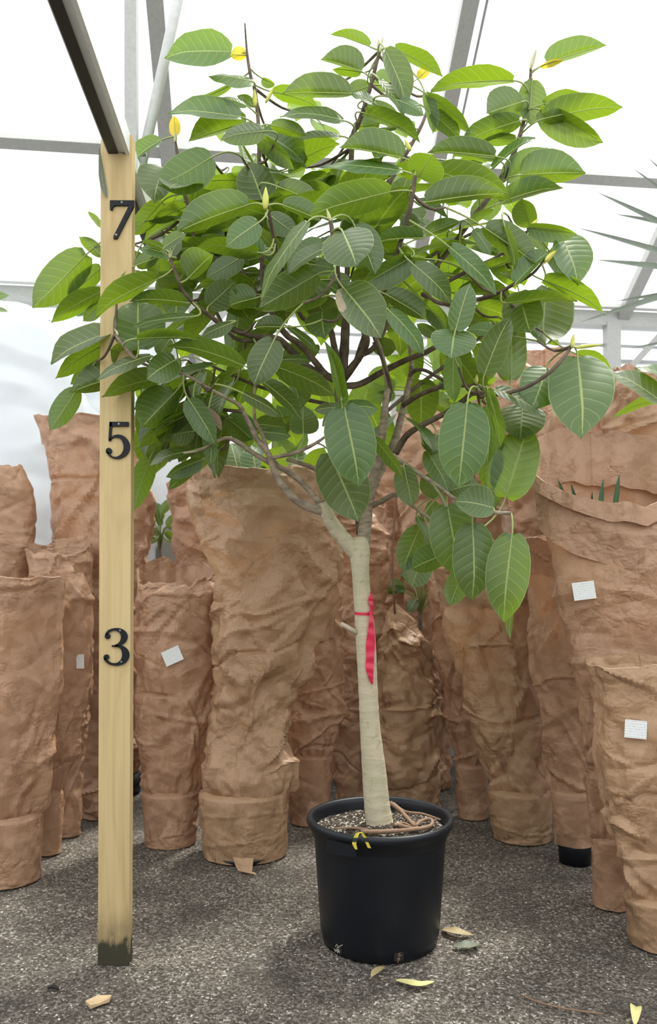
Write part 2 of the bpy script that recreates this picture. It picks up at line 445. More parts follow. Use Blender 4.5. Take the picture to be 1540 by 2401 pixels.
# back wall below the eave
wall = tag(empty('wall_back', B(0, VE, 0)), kind='structure', label='translucent greenhouse side wall with steel posts under the eave')
OW = B(0, VE, 0)
mk('eave_beam', *beam(B(us[0], VE - 0.03, ZE - 0.03), B(us[-1], VE - 0.03, ZE - 0.03), 0.10, 0.10), M['galv'], wall, smooth=False, org=OW)
mk('gutter', *beam(B(us[0], VE - 0.11, ZE + 0.035), B(us[-1], VE - 0.11, ZE + 0.035), 0.05, 0.025), M['palepaint'], wall, smooth=False, org=OW)
for u in us:
    mk('wall_post', *beam(B(u - 0.07, VE - 0.05, 0), B(u - 0.07, VE - 0.05, ZE - 0.06), 0.10, 0.07, E2), M['galv'], wall, smooth=False, org=OW)
    mk('brace', *beam(B(u - 0.05, VE - 0.05, 2.55), B(u + 0.32, VE - 0.12, ZE - 0.07), 0.04, 0.03, E2), M['galv'], wall, smooth=False, org=OW)
mk('side_rail', *beam(B(us[0], VE - 0.02, 2.72), B(us[-1], VE - 0.02, 2.72), 0.03, 0.025), M['cable'], wall, smooth=False, org=OW)
mk('side_rail', *beam(B(us[0], VE - 0.02, 2.86), B(us[-1], VE - 0.02, 2.82), 0.02, 0.018), M['cable'], wall, smooth=False, org=OW)
for k in range(len(us) - 1):
    for za, zb, mt in ((0, 1.75, 'added_base'), (1.76, ZE - 0.05, 'pane')):  # opaque lower panels added so gaps between sleeves do not show bright
        mk('pane', [B(us[k] + .01, VE, za), B(us[k + 1] - .01, VE, za), B(us[k + 1] - .01, VE, zb), B(us[k] + .01, VE, zb)], [(0, 1, 2, 3)], M[mt], wall, smooth=False, org=OW)

# unseen sides, added to cut the fill light: low opaque base, glazing above
for nm, vsx in (('wall_left_added', ((-3.4, -3), (-3.6, 4.6))), ('wall_right_added', ((3.4, -3), (3.2, 5.3))), ('wall_front_added', ((-3.4, -3), (3.4, -3)))):
    (xa, ya), (xb, yb) = vsx
    wo = tag(mk(nm, *beam(Vector((xa, ya, 0.6)), Vector((xb, yb, 0.6)), 0.05, 1.2), M['added_base'], smooth=False), kind='structure', label='unseen wall added to cut fill light, low grey base with translucent glazing above')
    mk('pane', [Vector((xa, ya, 1.2)), Vector((xb, yb, 1.2)), Vector((xb, yb, 2.85)), Vector((xa, ya, 2.85))], [(0, 1, 2, 3)], M['pane'], wo, smooth=False)

# ------------------------------------------------------------------ measuring post
DP = 2.2
pb = P(266, 2266, DP)
pb.z = 0
post = empty('measuring_post', pb, 'tall pale pine measuring post with black numerals 7, 5 and 3', 'measuring post')
xb0, xb1 = P(229, 0, DP).x, P(302.5, 0, DP).x
xt0, xt1 = P(236, 0, DP).x, P(310, 0, DP).x
zt = P(0, 315, DP).z; zn = P(0, 362, DP).z
xn = P(293, 0, DP).x; xn2 = P(296, 0, DP).x; xm0 = P(238, 0, DP).x
def postx(x, z): return x
rows = []
nz = 60
outline = [(xb0, 0.0), (xb1, 0.0)]
for i in range(1, 20): outline.append((xb1 + (xt1 - xb1) * i / 20 + 0.0006 * noise.noise(Vector((0, 3, i * .7))), zt * i / 20))
outline += [(xt1, zt), (xn2, zt), (xn, zn), (xm0, zn + 0.03), (xm0, zn + 0.045), (xt0, zn + 0.045)]
for i in range(19, 0, -1): outline.append((xb0 + (xt0 - xb0) * i / 20 + 0.0006 * noise.noise(Vector((9, 3, i * .7))), (zn + 0.03) * i / 20))
n = len(outline)
vs = [Vector((x, DP, z)) for x, z in outline] + [Vector((x, DP + 0.038, z)) for x, z in outline]
fs = [tuple(range(n)), tuple(range(2 * n - 1, n - 1, -1))] + [(i, i + n, (i + 1) % n + n, (i + 1) % n) for i in range(n)]
pbody = mk('post_board', vs, fs, M['pine'], post, smooth=False, org=pb)
bv = pbody.modifiers.new('bevel', 'BEVEL'); bv.width = 0.003; bv.segments = 2; bv.limit_method = 'ANGLE'

def prism(poly, D0, th):
    """poly: list of px points on the plane y = D0, extruded toward the viewer by th"""
    a = [P(x, y, D0) for x, y in poly]
    n = len(a)
    vs = [p + Vector((0, -th, 0)) for p in a] + a
    return vs, [tuple(range(n)), tuple(range(2 * n - 1, n - 1, -1))] + [(i, i + n, (i + 1) % n + n, (i + 1) % n) for i in range(n)]
def stroke(pts, D0, th):
    """pts (x, y, width)"""
    pts = crom(pts, 5)
    L, Rr = [], []
    for i, (x, y, w) in enumerate(pts):
        a = pts[max(i - 1, 0)]; b = pts[min(i + 1, len(pts) - 1)]
        dx, dy = b[0] - a[0], b[1] - a[1]; q = math.hypot(dx, dy) or 1
        L.append((x - dy / q * w / 2, y + dx / q * w / 2)); Rr.append((x + dy / q * w / 2, y - dx / q * w / 2))
    out = []
    for i in range(len(pts) - 1):
        out.append(prism([L[i], L[i + 1], Rr[i + 1], Rr[i]], D0, th))
    return join(out)
def disc(x, y, r, D0, th): return prism([(x + r * math.cos(k * .5236), y + r * math.sin(k * .5236)) for k in range(12)], D0, th)
k7 = 1 / 6.004
s7 = [(355, 1395), (698, 1395), (694, 1470), (455, 1932), (405, 1932), (405, 1900), (622, 1468), (440, 1465), (405, 1476), (393, 1500), (392, 1520), (375, 1530), (355, 1522)]
DN = DP + 0.0005
TH = 0.007
mk('numeral', *prism([(200 + x * k7, 240 + y * k7) for x, y in s7], DN, TH), M['black'], post, smooth=False, org=pb)
k5 = 480 / 1540
def m5(x, y, w): return (x * k5, 680 + y * k5, w * k5)
five = [stroke([m5(828, 1012, 36), m5(900, 1012, 34), m5(970, 1012, 33)], DN, TH), stroke([m5(838, 1000, 20), m5(833, 1070, 18), m5(829, 1138, 17)], DN, TH),
        stroke([m5(*q) for q in ((826, 1134, 8), (850, 1110, 13), (888, 1101, 22), (926, 1116, 34), (950, 1150, 44), (957, 1185, 46), (948, 1220, 42), (924, 1248, 30), (888, 1264, 18), (850, 1260, 13), (824, 1240, 16), (812, 1220, 16))], DN, TH),
        disc(*m5(822, 1213, 23), DN, TH)]
mk('numeral', *join(five), M['black'], post, smooth=False, org=pb)
k3 = 480 / 1048
def m3(x, y, w): return (x * k3, 1300 + y * k3, w * k3)
three = [disc(*m3(553, 419, 14), DN, TH), stroke([m3(*q) for q in ((546, 410, 12), (562, 391, 12), (592, 383, 13), (620, 391, 22), (637, 412, 32), (635, 436, 30), (618, 456, 18), (592, 467, 9), (575, 468, 9))], DN, TH),
         stroke([m3(*q) for q in ((590, 467, 9), (622, 473, 16), (642, 496, 32), (645, 522, 36), (631, 547, 28), (602, 561, 15), (570, 559, 11), (548, 545, 12), (539, 530, 12))], DN, TH), disc(*m3(547, 525, 14), DN, TH)]
mk('numeral', *join(three), M['black'], post, smooth=False, org=pb)
for x, y, D0 in ((287, 477, DN), (274, 553, DN), (280, 995, DN), (283, 1478, DN), (286, 1551, DN)):
    c0 = P(x, y, DN) + Vector((0, -TH, 0))
    mk('screw_head', *tube([c0 + Vector((0, .001, 0)), c0 + Vector((0, -0.001, 0))], [0.0032] * 2, 8), M['bolt'], post, smooth=False, org=pb)
# loose grey leaf blade hanging over the post's notched shoulder (strap of old foliage)
strip = []
for i, (x, y, w_) in enumerate(((233, 345, 3), (235, 375, 8), (238, 410, 14), (243, 440, 15), (250, 462, 4))):
    strip += [P(x - w_ * .5, y, DP - 0.012), P(x + w_ * .5, y + 2, DP - 0.006)]
dl = mk('dangling_leaf', strip, [(2 * i, 2 * i + 1, 2 * i + 3, 2 * i + 2) for i in range(4)], M['greyleaf'], uvs=[(i // 2 / 4, (i % 2)) for i in range(10)])
tag(dl, 'narrow grey green leaf dangling over the notched top of the wooden post', 'leaf')

# ------------------------------------------------------------------ leaves
WS = [(0, 0.03), (0.025, .34), (0.08, .60), (0.17, .83), (0.3, .97), (0.43, 1.0), (0.56, .98), (0.69, .88), (0.81, .66), (0.90, .38), (0.955, .14), (1, 0.0)]
def leaf_mesh(b, mv, h1, h2, nrm, arch, curl, seed, narrow=1.0):
    """b base, mv midrib vector, h1/h2 half blade vectors, nrm top normal"""
    L = mv.length
    vs, uvs, fs = [], [], []
    tv = (-1, -0.72, -0.38, 0, 0.38, 0.72, 1)
    for i, (s, wd) in enumerate(WS):
        s0 = s
        c = b + mv * s + nrm * (arch * L * 4 * s * (1 - s)) + nrm * (-0.05 * L * max(0, s - 0.7) / 0.3)
        for t in tv:
            hv = h1 if t < 0 else h2
            a = abs(t)
            und = noise.noise(Vector((s * 3.2, t * 1.3 + seed, seed * 1.7))) * 0.045 * L * a
            swp = mv * (-0.05 * a * (1 - s))
            vs.append(c + hv * (a * wd * narrow) + swp * (0 if i == 0 else 1) + nrm * (curl * L * a * a * wd + und))
            uvs.append((s, 0.5 + 0.5 * t))
    nt = len(tv)
    for i in range(len(WS) - 1):
        for j in range(nt - 1):
            fs.append((i * nt + j, i * nt + j + 1, (i + 1) * nt + j + 1, (i + 1) * nt + j))
    mid = [vs[i * nt + 3].copy() for i in range(len(WS))]
    return vs, fs, uvs, mid

def leaf_frame(D, bx, by, tx, ty, w1, w2, under, far):
    k = D / F
    ax, ay = (tx - bx), (ty - by)
    l = math.hypot(ax, ay) or 1
    n = (-ay / l, ax / l)
    if n[1] > 1e-6 or (abs(n[1]) <= 1e-6 and n[0] > 0): n = (-n[0], -n[1])
    wt = w1 + w2
    Lt = max(l, 1.42 * wt)
    dt = min(math.sqrt(max(0, Lt * Lt - l * l)), 0.75 * l)
    W = max(w1, w2, 0.27 * Lt)
    sg = 1 if far else -1
    b = P(bx, by, D)
    mv = P(tx, ty, D + sg * dt * k) - b
    up = -1 if under else 1
    d1 = min(math.sqrt(max(0, W * W - w1 * w1)), 0.8 * W); d2 = min(math.sqrt(max(0, W * W - w2 * w2)), 0.8 * W)
    m3 = b + mv * 0.43
    mx, my = CX + m3.x * F / m3.y, YH - (m3.z - H) * F / m3.y
    h1 = P(mx + n[0] * w1, my + n[1] * w1, m3.y + up * d1 * k) - m3
    h2 = P(mx - n[0] * w2, my - n[1] * w2, m3.y - up * d2 * k) - m3
    # remove skew along the midrib introduced by the depth components
    e = mv.normalized()
    nr = (h1 - h2).cross(mv)
    if nr.length < 1e-9: nr = Vector((0, -1, 0))
    nr.normalize()
    # top surface: toward viewer for T, away for U
    if (nr.y < 0) == bool(under): nr = -nr
    return b, mv, h1, h2, nr

TX, TY, TD = 893, 1945, 2.38
troot = Vector(((890 - CX) * TD / F, TD, 0))
tree = empty('potted_ficus_tree', troot, 'large ficus tree with broad green leaves and pale trunk in a black nursery pot', 'potted tree')

# ---- pot
rimz = 0.389
body = [(0.0, 0.0), (0.170, 0.0), (0.181, 0.006), (0.185, 0.03), (0.188, 0.04), (0.2075, 0.325), (0.2085, 0.33), (0.213, 0.334), (0.214, 0.352), (0.222, 0.356), (0.224, 0.366),
        (0.2305, 0.370), (0.2325, 0.378), (0.231, 0.387), (0.224, 0.392), (0.213, 0.388), (0.209, 0.375), (0.205, 0.345), (0.200, 0.30)]
pot = mk('pot', *lathe(troot, body, 72), M['blackplastic'], tree, org=troot)
# drain holes with roots at the foot of the pot
for px_, py_, s_, nm in ((795, 2222, 17, 'fluff'), (934, 2246, 22, 'root')):
    ang = math.asin(max(-1, min(1, ((px_ - CX) * 2.21 / F - troot.x) / 0.186)))
    cc = Vector((troot.x + 0.186 * math.sin(ang), troot.y - 0.186 * math.cos(ang), 0.028))
    nn = Vector((math.sin(ang), -math.cos(ang), 0)); tt = Vector((math.cos(ang), math.sin(ang), 0))
    hole = mk('drain_hole', *box(cc, s_ * .00125, 0.004, 0.024, tt, nn), M['dark'], pot, smooth=False, org=troot)
    pts = []
    Rr = random.Random(px_)
    for q in range(9):
        a = cc + tt * Rr.uniform(-.009, .009) + nn * 0.003 + EZ * Rr.uniform(-.012, .010)
        pts.append(tube([a, a + tt * Rr.uniform(-.008, .008) + nn * .003 + EZ * Rr.uniform(-.008, .008), a + tt * Rr.uniform(-.01, .01) + EZ * Rr.uniform(-.01, .01)], [0.0011] * 3, 4))
    mk('root_fibre', *join(pts), M[nm], pot, org=troot)
# moulded tab under the rim
vs = []
for r_, z0, z1 in ((0.2335, 0.330, 0.366), (0.2295, 0.330, 0.366)):
    for z_ in (z0, z1):
        for q in range(7):
            a = math.radians(-136 + q * 4.2)
            vs.append(Vector((troot.x + r_ * math.cos(a), troot.y + r_ * math.sin(a), z_)))
fs = []
for q in range(6):
    fs += [(q, q + 1, q + 8, q + 7), (14 + q, 21 + q, 22 + q, 15 + q), (q, 14 + q, 15 + q, q + 1), (7 + q, 8 + q, 22 + q, 21 + q)]
fs += [(0, 7, 21, 14), (6, 20, 27, 13)]
mk('rim_tab', vs, fs, M['blackplastic'], pot, smooth=False, org=troot)
# ---- soil
vs, fs = [], []
nr_, na = 16, 64
for i in range(nr_ + 1):
    r_ = 0.205 * i / nr_
    for k in range(na):
        a = 2 * math.pi * k / na
        x, y = troot.x + r_ * math.cos(a), troot.y + r_ * math.sin(a)
        z_ = 0.350 + 0.018 * (1 - (i / nr_) ** 2) + 0.010 * noise.noise(Vector((x * 14, y * 14, 2))) + 0.006 * noise.noise(Vector((x * 60, y * 60, 5)))
        vs.append(Vector((x, y, z_)))
for i in range(nr_):
    for k in range(na):
        fs.append((i * na + k, i * na + (k + 1) % na, (i + 1) * na + (k + 1) % na, (i + 1) * na + k))
soil = mk('soil', vs, fs, M['soil'], tree, org=troot)
Rr = random.Random(5); V, Fc = [], []
for _ in range(650):
    r_ = 0.2 * math.sqrt(Rr.random()); a = Rr.random() * 6.283
    x, y = troot.x + r_ * math.cos(a), troot.y + r_ * math.sin(a)
    z_ = 0.352 + 0.018 * (1 - (r_ / .205) ** 2) + 0.010 * noise.noise(Vector((x * 14, y * 14, 2)))
    s_ = Rr.uniform(.0012, .0034); b = len(V)
    V += [(x - s_, y, z_), (x + s_, y + s_ * .3, z_), (x, y + s_, z_ + s_ * .4), (x, y - s_ * .4, z_ + s_ * 1.5)]
    Fc += [(b, b + 1, b + 3), (b + 1, b + 2, b + 3), (b + 2, b, b + 3)]
tag(mk('soil_granules', V, Fc, M['chip'], soil, smooth=False, org=troot), kind='stuff')
def surf(px_, py_, z_=0.372):
    # a point on the soil seen at the given pixel
    t = (H - z_) / ((py_ - YH) / F)
    return Vector(((px_ - CX) * t / F, t, z_))
for pts_, r0, r1 in (([(915, 1882), (938, 1900), (958, 1922), (972, 1936)], .008, .006), ([(915, 1876), (948, 1902), (990, 1908), (1032, 1922)], .005, .003),
                     ([(925, 1932), (950, 1938), (968, 1942), (980, 1940)], .006, .004), ([(845, 1950), (890, 1950), (960, 1946), (1005, 1938), (1014, 1926), (1004, 1920), (985, 1926), (975, 1936)], .007, .005),
                     ([(862, 1946), (825, 1941), (785, 1943)], .006, .003), ([(925, 1935), (945, 1930), (962, 1936)], .005, .003)):
    q = crom([tuple(surf(x, y)) for x, y in pts_], 5)
    mk('surface_root', *tube(q, [r0 + (r1 - r0) * i / (len(q) - 1) for i in range(len(q))], 7), M['root'], soil, org=troot)

# ---- trunk and branches:  nodes (px, py, depth, width in px)
TR = {}
BR = []     # samples for leaf stalks: (point, dir)
def branch(name, nodes, mat, n=7, seg=10, knots=0.06, parent=tree, keep=True):
    pts = []
    for x, y, D, w_ in nodes:
        p = P(x, y, D); pts.append((p.x, p.y, p.z, w_ * D / F / 2))
    q = crom(pts, n)
    ps = [Vector(a[:3]) for a in q]
    rs = []
    for i, a in enumerate(q):
        rs.append(max(0.0012, a[3] * (1 + knots * noise.noise(Vector((i * 0.9, len(BR) * .37, 1))) + (knots * 0.8 if i % 4 == 0 else 0))))
    if keep:
        for i, p in enumerate(ps):
            BR.append((p, rs[i]))
    return mk(name, *tube(ps, rs, seg), mat, parent, org=troot)

trunk = branch('trunk', [(893, 1965, 2.38, 76), (892, 1942, 2.38, 66), (884, 1890, 2.38, 60), (877, 1810, 2.38, 56), (867, 1700, 2.38, 47), (862, 1600, 2.38, 45), (857, 1500, 2.38, 46), (849, 1400, 2.38, 41), (845, 1340, 2.38, 41), (843, 1290, 2.38, 48), (842, 1262, 2.385, 34)], M['bark'], 10, 24, 0.03, keep=False)
mk('branch_stub', *tube([P(835, 1483, 2.37), P(815, 1471, 2.36), P(800, 1462, 2.35)], [.009, .0075, .006], 8), M['stub'], trunk, org=troot)
BL = 'branch'
# main forks
branch(BL, [(838, 1300, 2.38, 40), (812, 1272, 2.37, 36), (785, 1238, 2.36, 34), (766, 1205, 2.35, 31), (757, 1180, 2.35, 28)], M['bark'])
branch(BL, [(760, 1198, 2.35, 24), (722, 1188, 2.33, 20), (685, 1165, 2.31, 18), (655, 1128, 2.29, 17), (638, 1090, 2.28, 16), (627, 1060, 2.27, 14), (603, 1030, 2.26, 13), (580, 985, 2.25, 11), (560, 950, 2.24, 10), (525, 930, 2.22, 8), (480, 905, 2.2, 7), (430, 878, 2.17, 6), (360, 862, 2.13, 6), (318, 842, 2.1, 7), (285, 805, 2.09, 7), (270, 783, 2.09, 6)], M['limb'])
branch(BL, [(752, 1186, 2.36, 16), (725, 1150, 2.37, 14), (692, 1118, 2.36, 13), (655, 1095, 2.34, 12), (640, 1078, 2.32, 11)], M['limb'])
branch(BL, [(764, 1190, 2.36, 22), (768, 1160, 2.38, 18), (760, 1120, 2.42, 15), (735, 1098, 2.44, 12), (700, 1085, 2.45, 10), (672, 1078, 2.46, 9)], M['limb'])
branch(BL, [(632, 1085, 2.29, 12), (590, 1060, 2.27, 11), (560, 1038, 2.25, 11), (525, 1028, 2.23, 9), (470, 1055, 2.2, 6), (430, 1062, 2.18, 5)], M['limb'])
branch(BL, [(628, 1062, 2.28, 11), (615, 1020, 2.25, 9), (598, 985, 2.22, 8), (596, 940, 2.2, 7), (598, 900, 2.18, 6)], M['limb'])
branch(BL, [(632, 1075, 2.28, 9), (690, 1062, 2.24, 9), (735, 1042, 2.2, 8), (765, 1022, 2.16, 6)], M['limb'])
branch(BL, [(850, 1290, 2.39, 36), (858, 1215, 2.4, 30), (862, 1180, 2.41, 27), (882, 1120, 2.43, 24), (905, 1075, 2.45, 22), (925, 1035, 2.46, 19), (942, 970, 2.48, 16), (955, 915, 2.5, 14), (965, 860, 2.5, 12), (960, 800, 2.5, 10)], M['limb'])
branch(BL, [(858, 1205, 2.4, 26), (870, 1140, 2.4, 24), (884, 1085, 2.39, 22), (897, 1010, 2.38, 19), (905, 930, 2.37, 16), (910, 905, 2.36, 15), (895, 830, 2.33, 10), (880, 785, 2.3, 8)], M['limb'])
branch(BL, [(848, 1250, 2.4, 26), (835, 1150, 2.45, 24), (812, 1050, 2.48, 24), (800, 960, 2.48, 26), (798, 890, 2.46, 30), (806, 830, 2.45, 24), (810, 760, 2.45, 20), (812, 690, 2.44, 14), (815, 600, 2.42, 12), (820, 480, 2.4, 11), (826, 330, 2.38, 13), (840, 290, 2.37, 12), (856, 245, 2.36, 11), (872, 190, 2.35, 10), (882, 150, 2.35, 9), (891, 118, 2.35, 8)], M['twig'])
branch(BL, [(798, 900, 2.45, 18), (835, 850, 2.35, 15), (860, 805, 2.25, 14), (850, 775, 2.2, 12), (822, 740, 2.14, 11), (797, 666, 2.05, 10), (790, 608, 1.99, 10), (780, 560, 1.97, 9), (774, 516, 1.97, 8)], M['twig'])
branch(BL, [(800, 880, 2.46, 18), (785, 820, 2.42, 15), (772, 770, 2.4, 15), (740, 755, 2.38, 12), (705, 740, 2.35, 10), (670, 650, 2.26, 9), (645, 570, 2.16, 9), (628, 490, 2.08, 8), (623, 462, 2.06, 6)], M['twig'])
branch(BL, [(800, 895, 2.47, 18), (765, 880, 2.46, 17), (740, 850, 2.44, 15), (700, 805, 2.42, 14), (665, 778, 2.4, 14), (620, 690, 2.38, 10), (612, 560, 2.37, 10), (608, 420, 2.36, 9), (606, 300, 2.36, 9), (598, 215, 2.36, 9), (588, 180, 2.36, 8), (581, 140, 2.36, 7), (577, 100, 2.36, 5), (574, 55, 2.36, 4)], M['twig'])
branch(BL, [(762, 880, 2.46, 18), (720, 860, 2.44, 18), (680, 820, 2.4, 17), (650, 795, 2.36, 16), (600, 790, 2.3, 14), (545, 772, 2.24, 13), (515, 758, 2.2, 11), (485, 735, 2.16, 10), (455, 712, 2.12, 9), (428, 680, 2.08, 9), (412, 640, 2.05, 8), (398, 602, 2.04, 7)], M['twig'])
branch(BL, [(650, 792, 2.36, 10), (600, 800, 2.38, 9), (540, 785, 2.4, 8), (490, 690, 2.4, 8), (455, 560, 2.38, 8), (430, 420, 2.36, 8), (413, 345, 2.35, 7), (411, 318, 2.35, 5)], M['twig'])
branch(BL, [(810, 905, 2.46, 16), (845, 900, 2.48, 15), (900, 870, 2.45, 14), (950, 845, 2.4, 13), (1000, 825, 2.36, 12), (1060, 790, 2.3, 10)], M['twig'])
branch(BL, [(815, 870, 2.47, 14), (845, 835, 2.44, 13), (880, 810, 2.42, 13), (930, 720, 2.42, 12), (990, 660, 2.42, 11), (1050, 590, 2.42, 12), (1102, 519, 2.42, 13), (1140, 470, 2.41, 13), (1170, 425, 2.4, 13), (1196, 379, 2.4, 12), (1215, 330, 2.4, 11), (1226, 290, 2.4, 10), (1238, 240, 2.4, 9), (1243, 190, 2.4, 8), (1244, 160, 2.4, 6)], M['twig'])
branch(BL, [(830, 860, 2.4, 12), (860, 770, 2.3, 11), (900, 680, 2.22, 11), (935, 580, 2.15, 11), (957, 505, 2.1, 12), (967, 456, 2.08, 11), (973, 412, 2.07, 9)], M['twig'])
branch(BL, [(905, 950, 2.4, 12), (915, 910, 2.36, 11), (902, 860, 2.3, 8), (880, 800, 2.24, 8), (870, 770, 2.2, 7)], M['twig'])
branch(BL, [(928, 1062, 2.4, 16), (950, 1025, 2.36, 15), (980, 1002, 2.32, 14), (1045, 968, 2.27, 13), (1085, 940, 2.23, 13), (1110, 922, 2.2, 12), (1160, 925, 2.17, 10), (1202, 918, 2.14, 10), (1245, 902, 2.12, 9), (1290, 872, 2.1, 9), (1318, 842, 2.09, 9), (1340, 812, 2.09, 6)], M['twig'])
branch(BL, [(945, 950, 2.47, 12), (985, 925, 2.42, 11), (1035, 905, 2.35, 10), (1060, 885, 2.3, 9), (1050, 830, 2.25, 8), (1062, 790, 2.22, 8), (1070, 762, 2.2, 7)], M['twig'])
branch(BL, [(960, 880, 2.49, 10), (975, 868, 2.47, 9), (1000, 870, 2.42, 8), (1045, 895, 2.34, 7), (1085, 905, 2.28, 7), (1115, 900, 2.26, 6)], M['twig'])
branch(BL, [(990, 690, 2.42, 10), (1040, 712, 2.36, 10), (1120, 702, 2.28, 10), (1170, 685, 2.22, 9), (1207, 665, 2.18, 8), (1250, 640, 2.14, 7), (1282, 600, 2.12, 5)], M['twig'])
branch(BL, [(1050, 660, 2.4, 9), (1110, 628, 2.36, 9), (1160, 605, 2.33, 8), (1210, 570, 2.3, 7), (1245, 532, 2.28, 6)], M['twig'])
branch(BL, [(878, 1062, 2.4, 13), (905, 1066, 2.36, 12), (929, 1076, 2.32, 11), (970, 1102, 2.27, 10), (1009, 1128, 2.23, 9), (1040, 1150, 2.2, 8), (1071, 1172, 2.17, 8), (1120, 1195, 2.14, 8), (1165, 1202, 2.12, 9), (1198, 1203, 2.11, 8)], M['limb'])
branch(BL, [(862, 1190, 2.41, 14), (895, 1175, 2.4, 12), (930, 1160, 2.38, 11), (965, 1185, 2.36, 8), (1000, 1210, 2.33, 7), (1045, 1235, 2.28, 7), (1110, 1230, 2.24, 6), (1160, 1272, 2.2, 5)], M['limb'])
branch(BL, [(1009, 1128, 2.23, 7), (1035, 1165, 2.18, 7), (1047, 1190, 2.15, 6)], M['shoot'])
branch(BL, [(570, 965, 2.24, 9), (520, 960, 2.28, 8), (470, 945, 2.3, 8), (446, 930, 2.3, 8), (432, 890, 2.29, 7), (420, 862, 2.28, 6)], M['twig'])
branch(BL, [(770, 1020, 2.45, 7), (775, 985, 2.3, 7), (800, 955, 2.12, 8), (803, 930, 2.08, 7)], M['twig'])
branch(BL, [(800, 620, 2.42, 9), (860, 520, 2.48, 9), (930, 400, 2.52, 9), (990, 290, 2.54, 8), (1010, 220, 2.55, 6)], M['twig'])
branch(BL, [(640, 740, 2.4, 9), (560, 620, 2.46, 9), (510, 480, 2.5, 8), (500, 380, 2.52, 6)], M['twig'])
branch(BL, [(860, 780, 2.48, 9), (960, 640, 2.56, 9), (1080, 560, 2.6, 8), (1180, 520, 2.6, 6)], M['twig'])
branch(BL, [(900, 970, 2.42, 9), (985, 900, 2.55, 9), (1080, 830, 2.6, 8), (1160, 760, 2.6, 6)], M['twig'])
branch(BL, [(780, 950, 2.48, 9), (690, 930, 2.58, 9), (590, 900, 2.62, 8), (480, 850, 2.6, 6)], M['twig'])

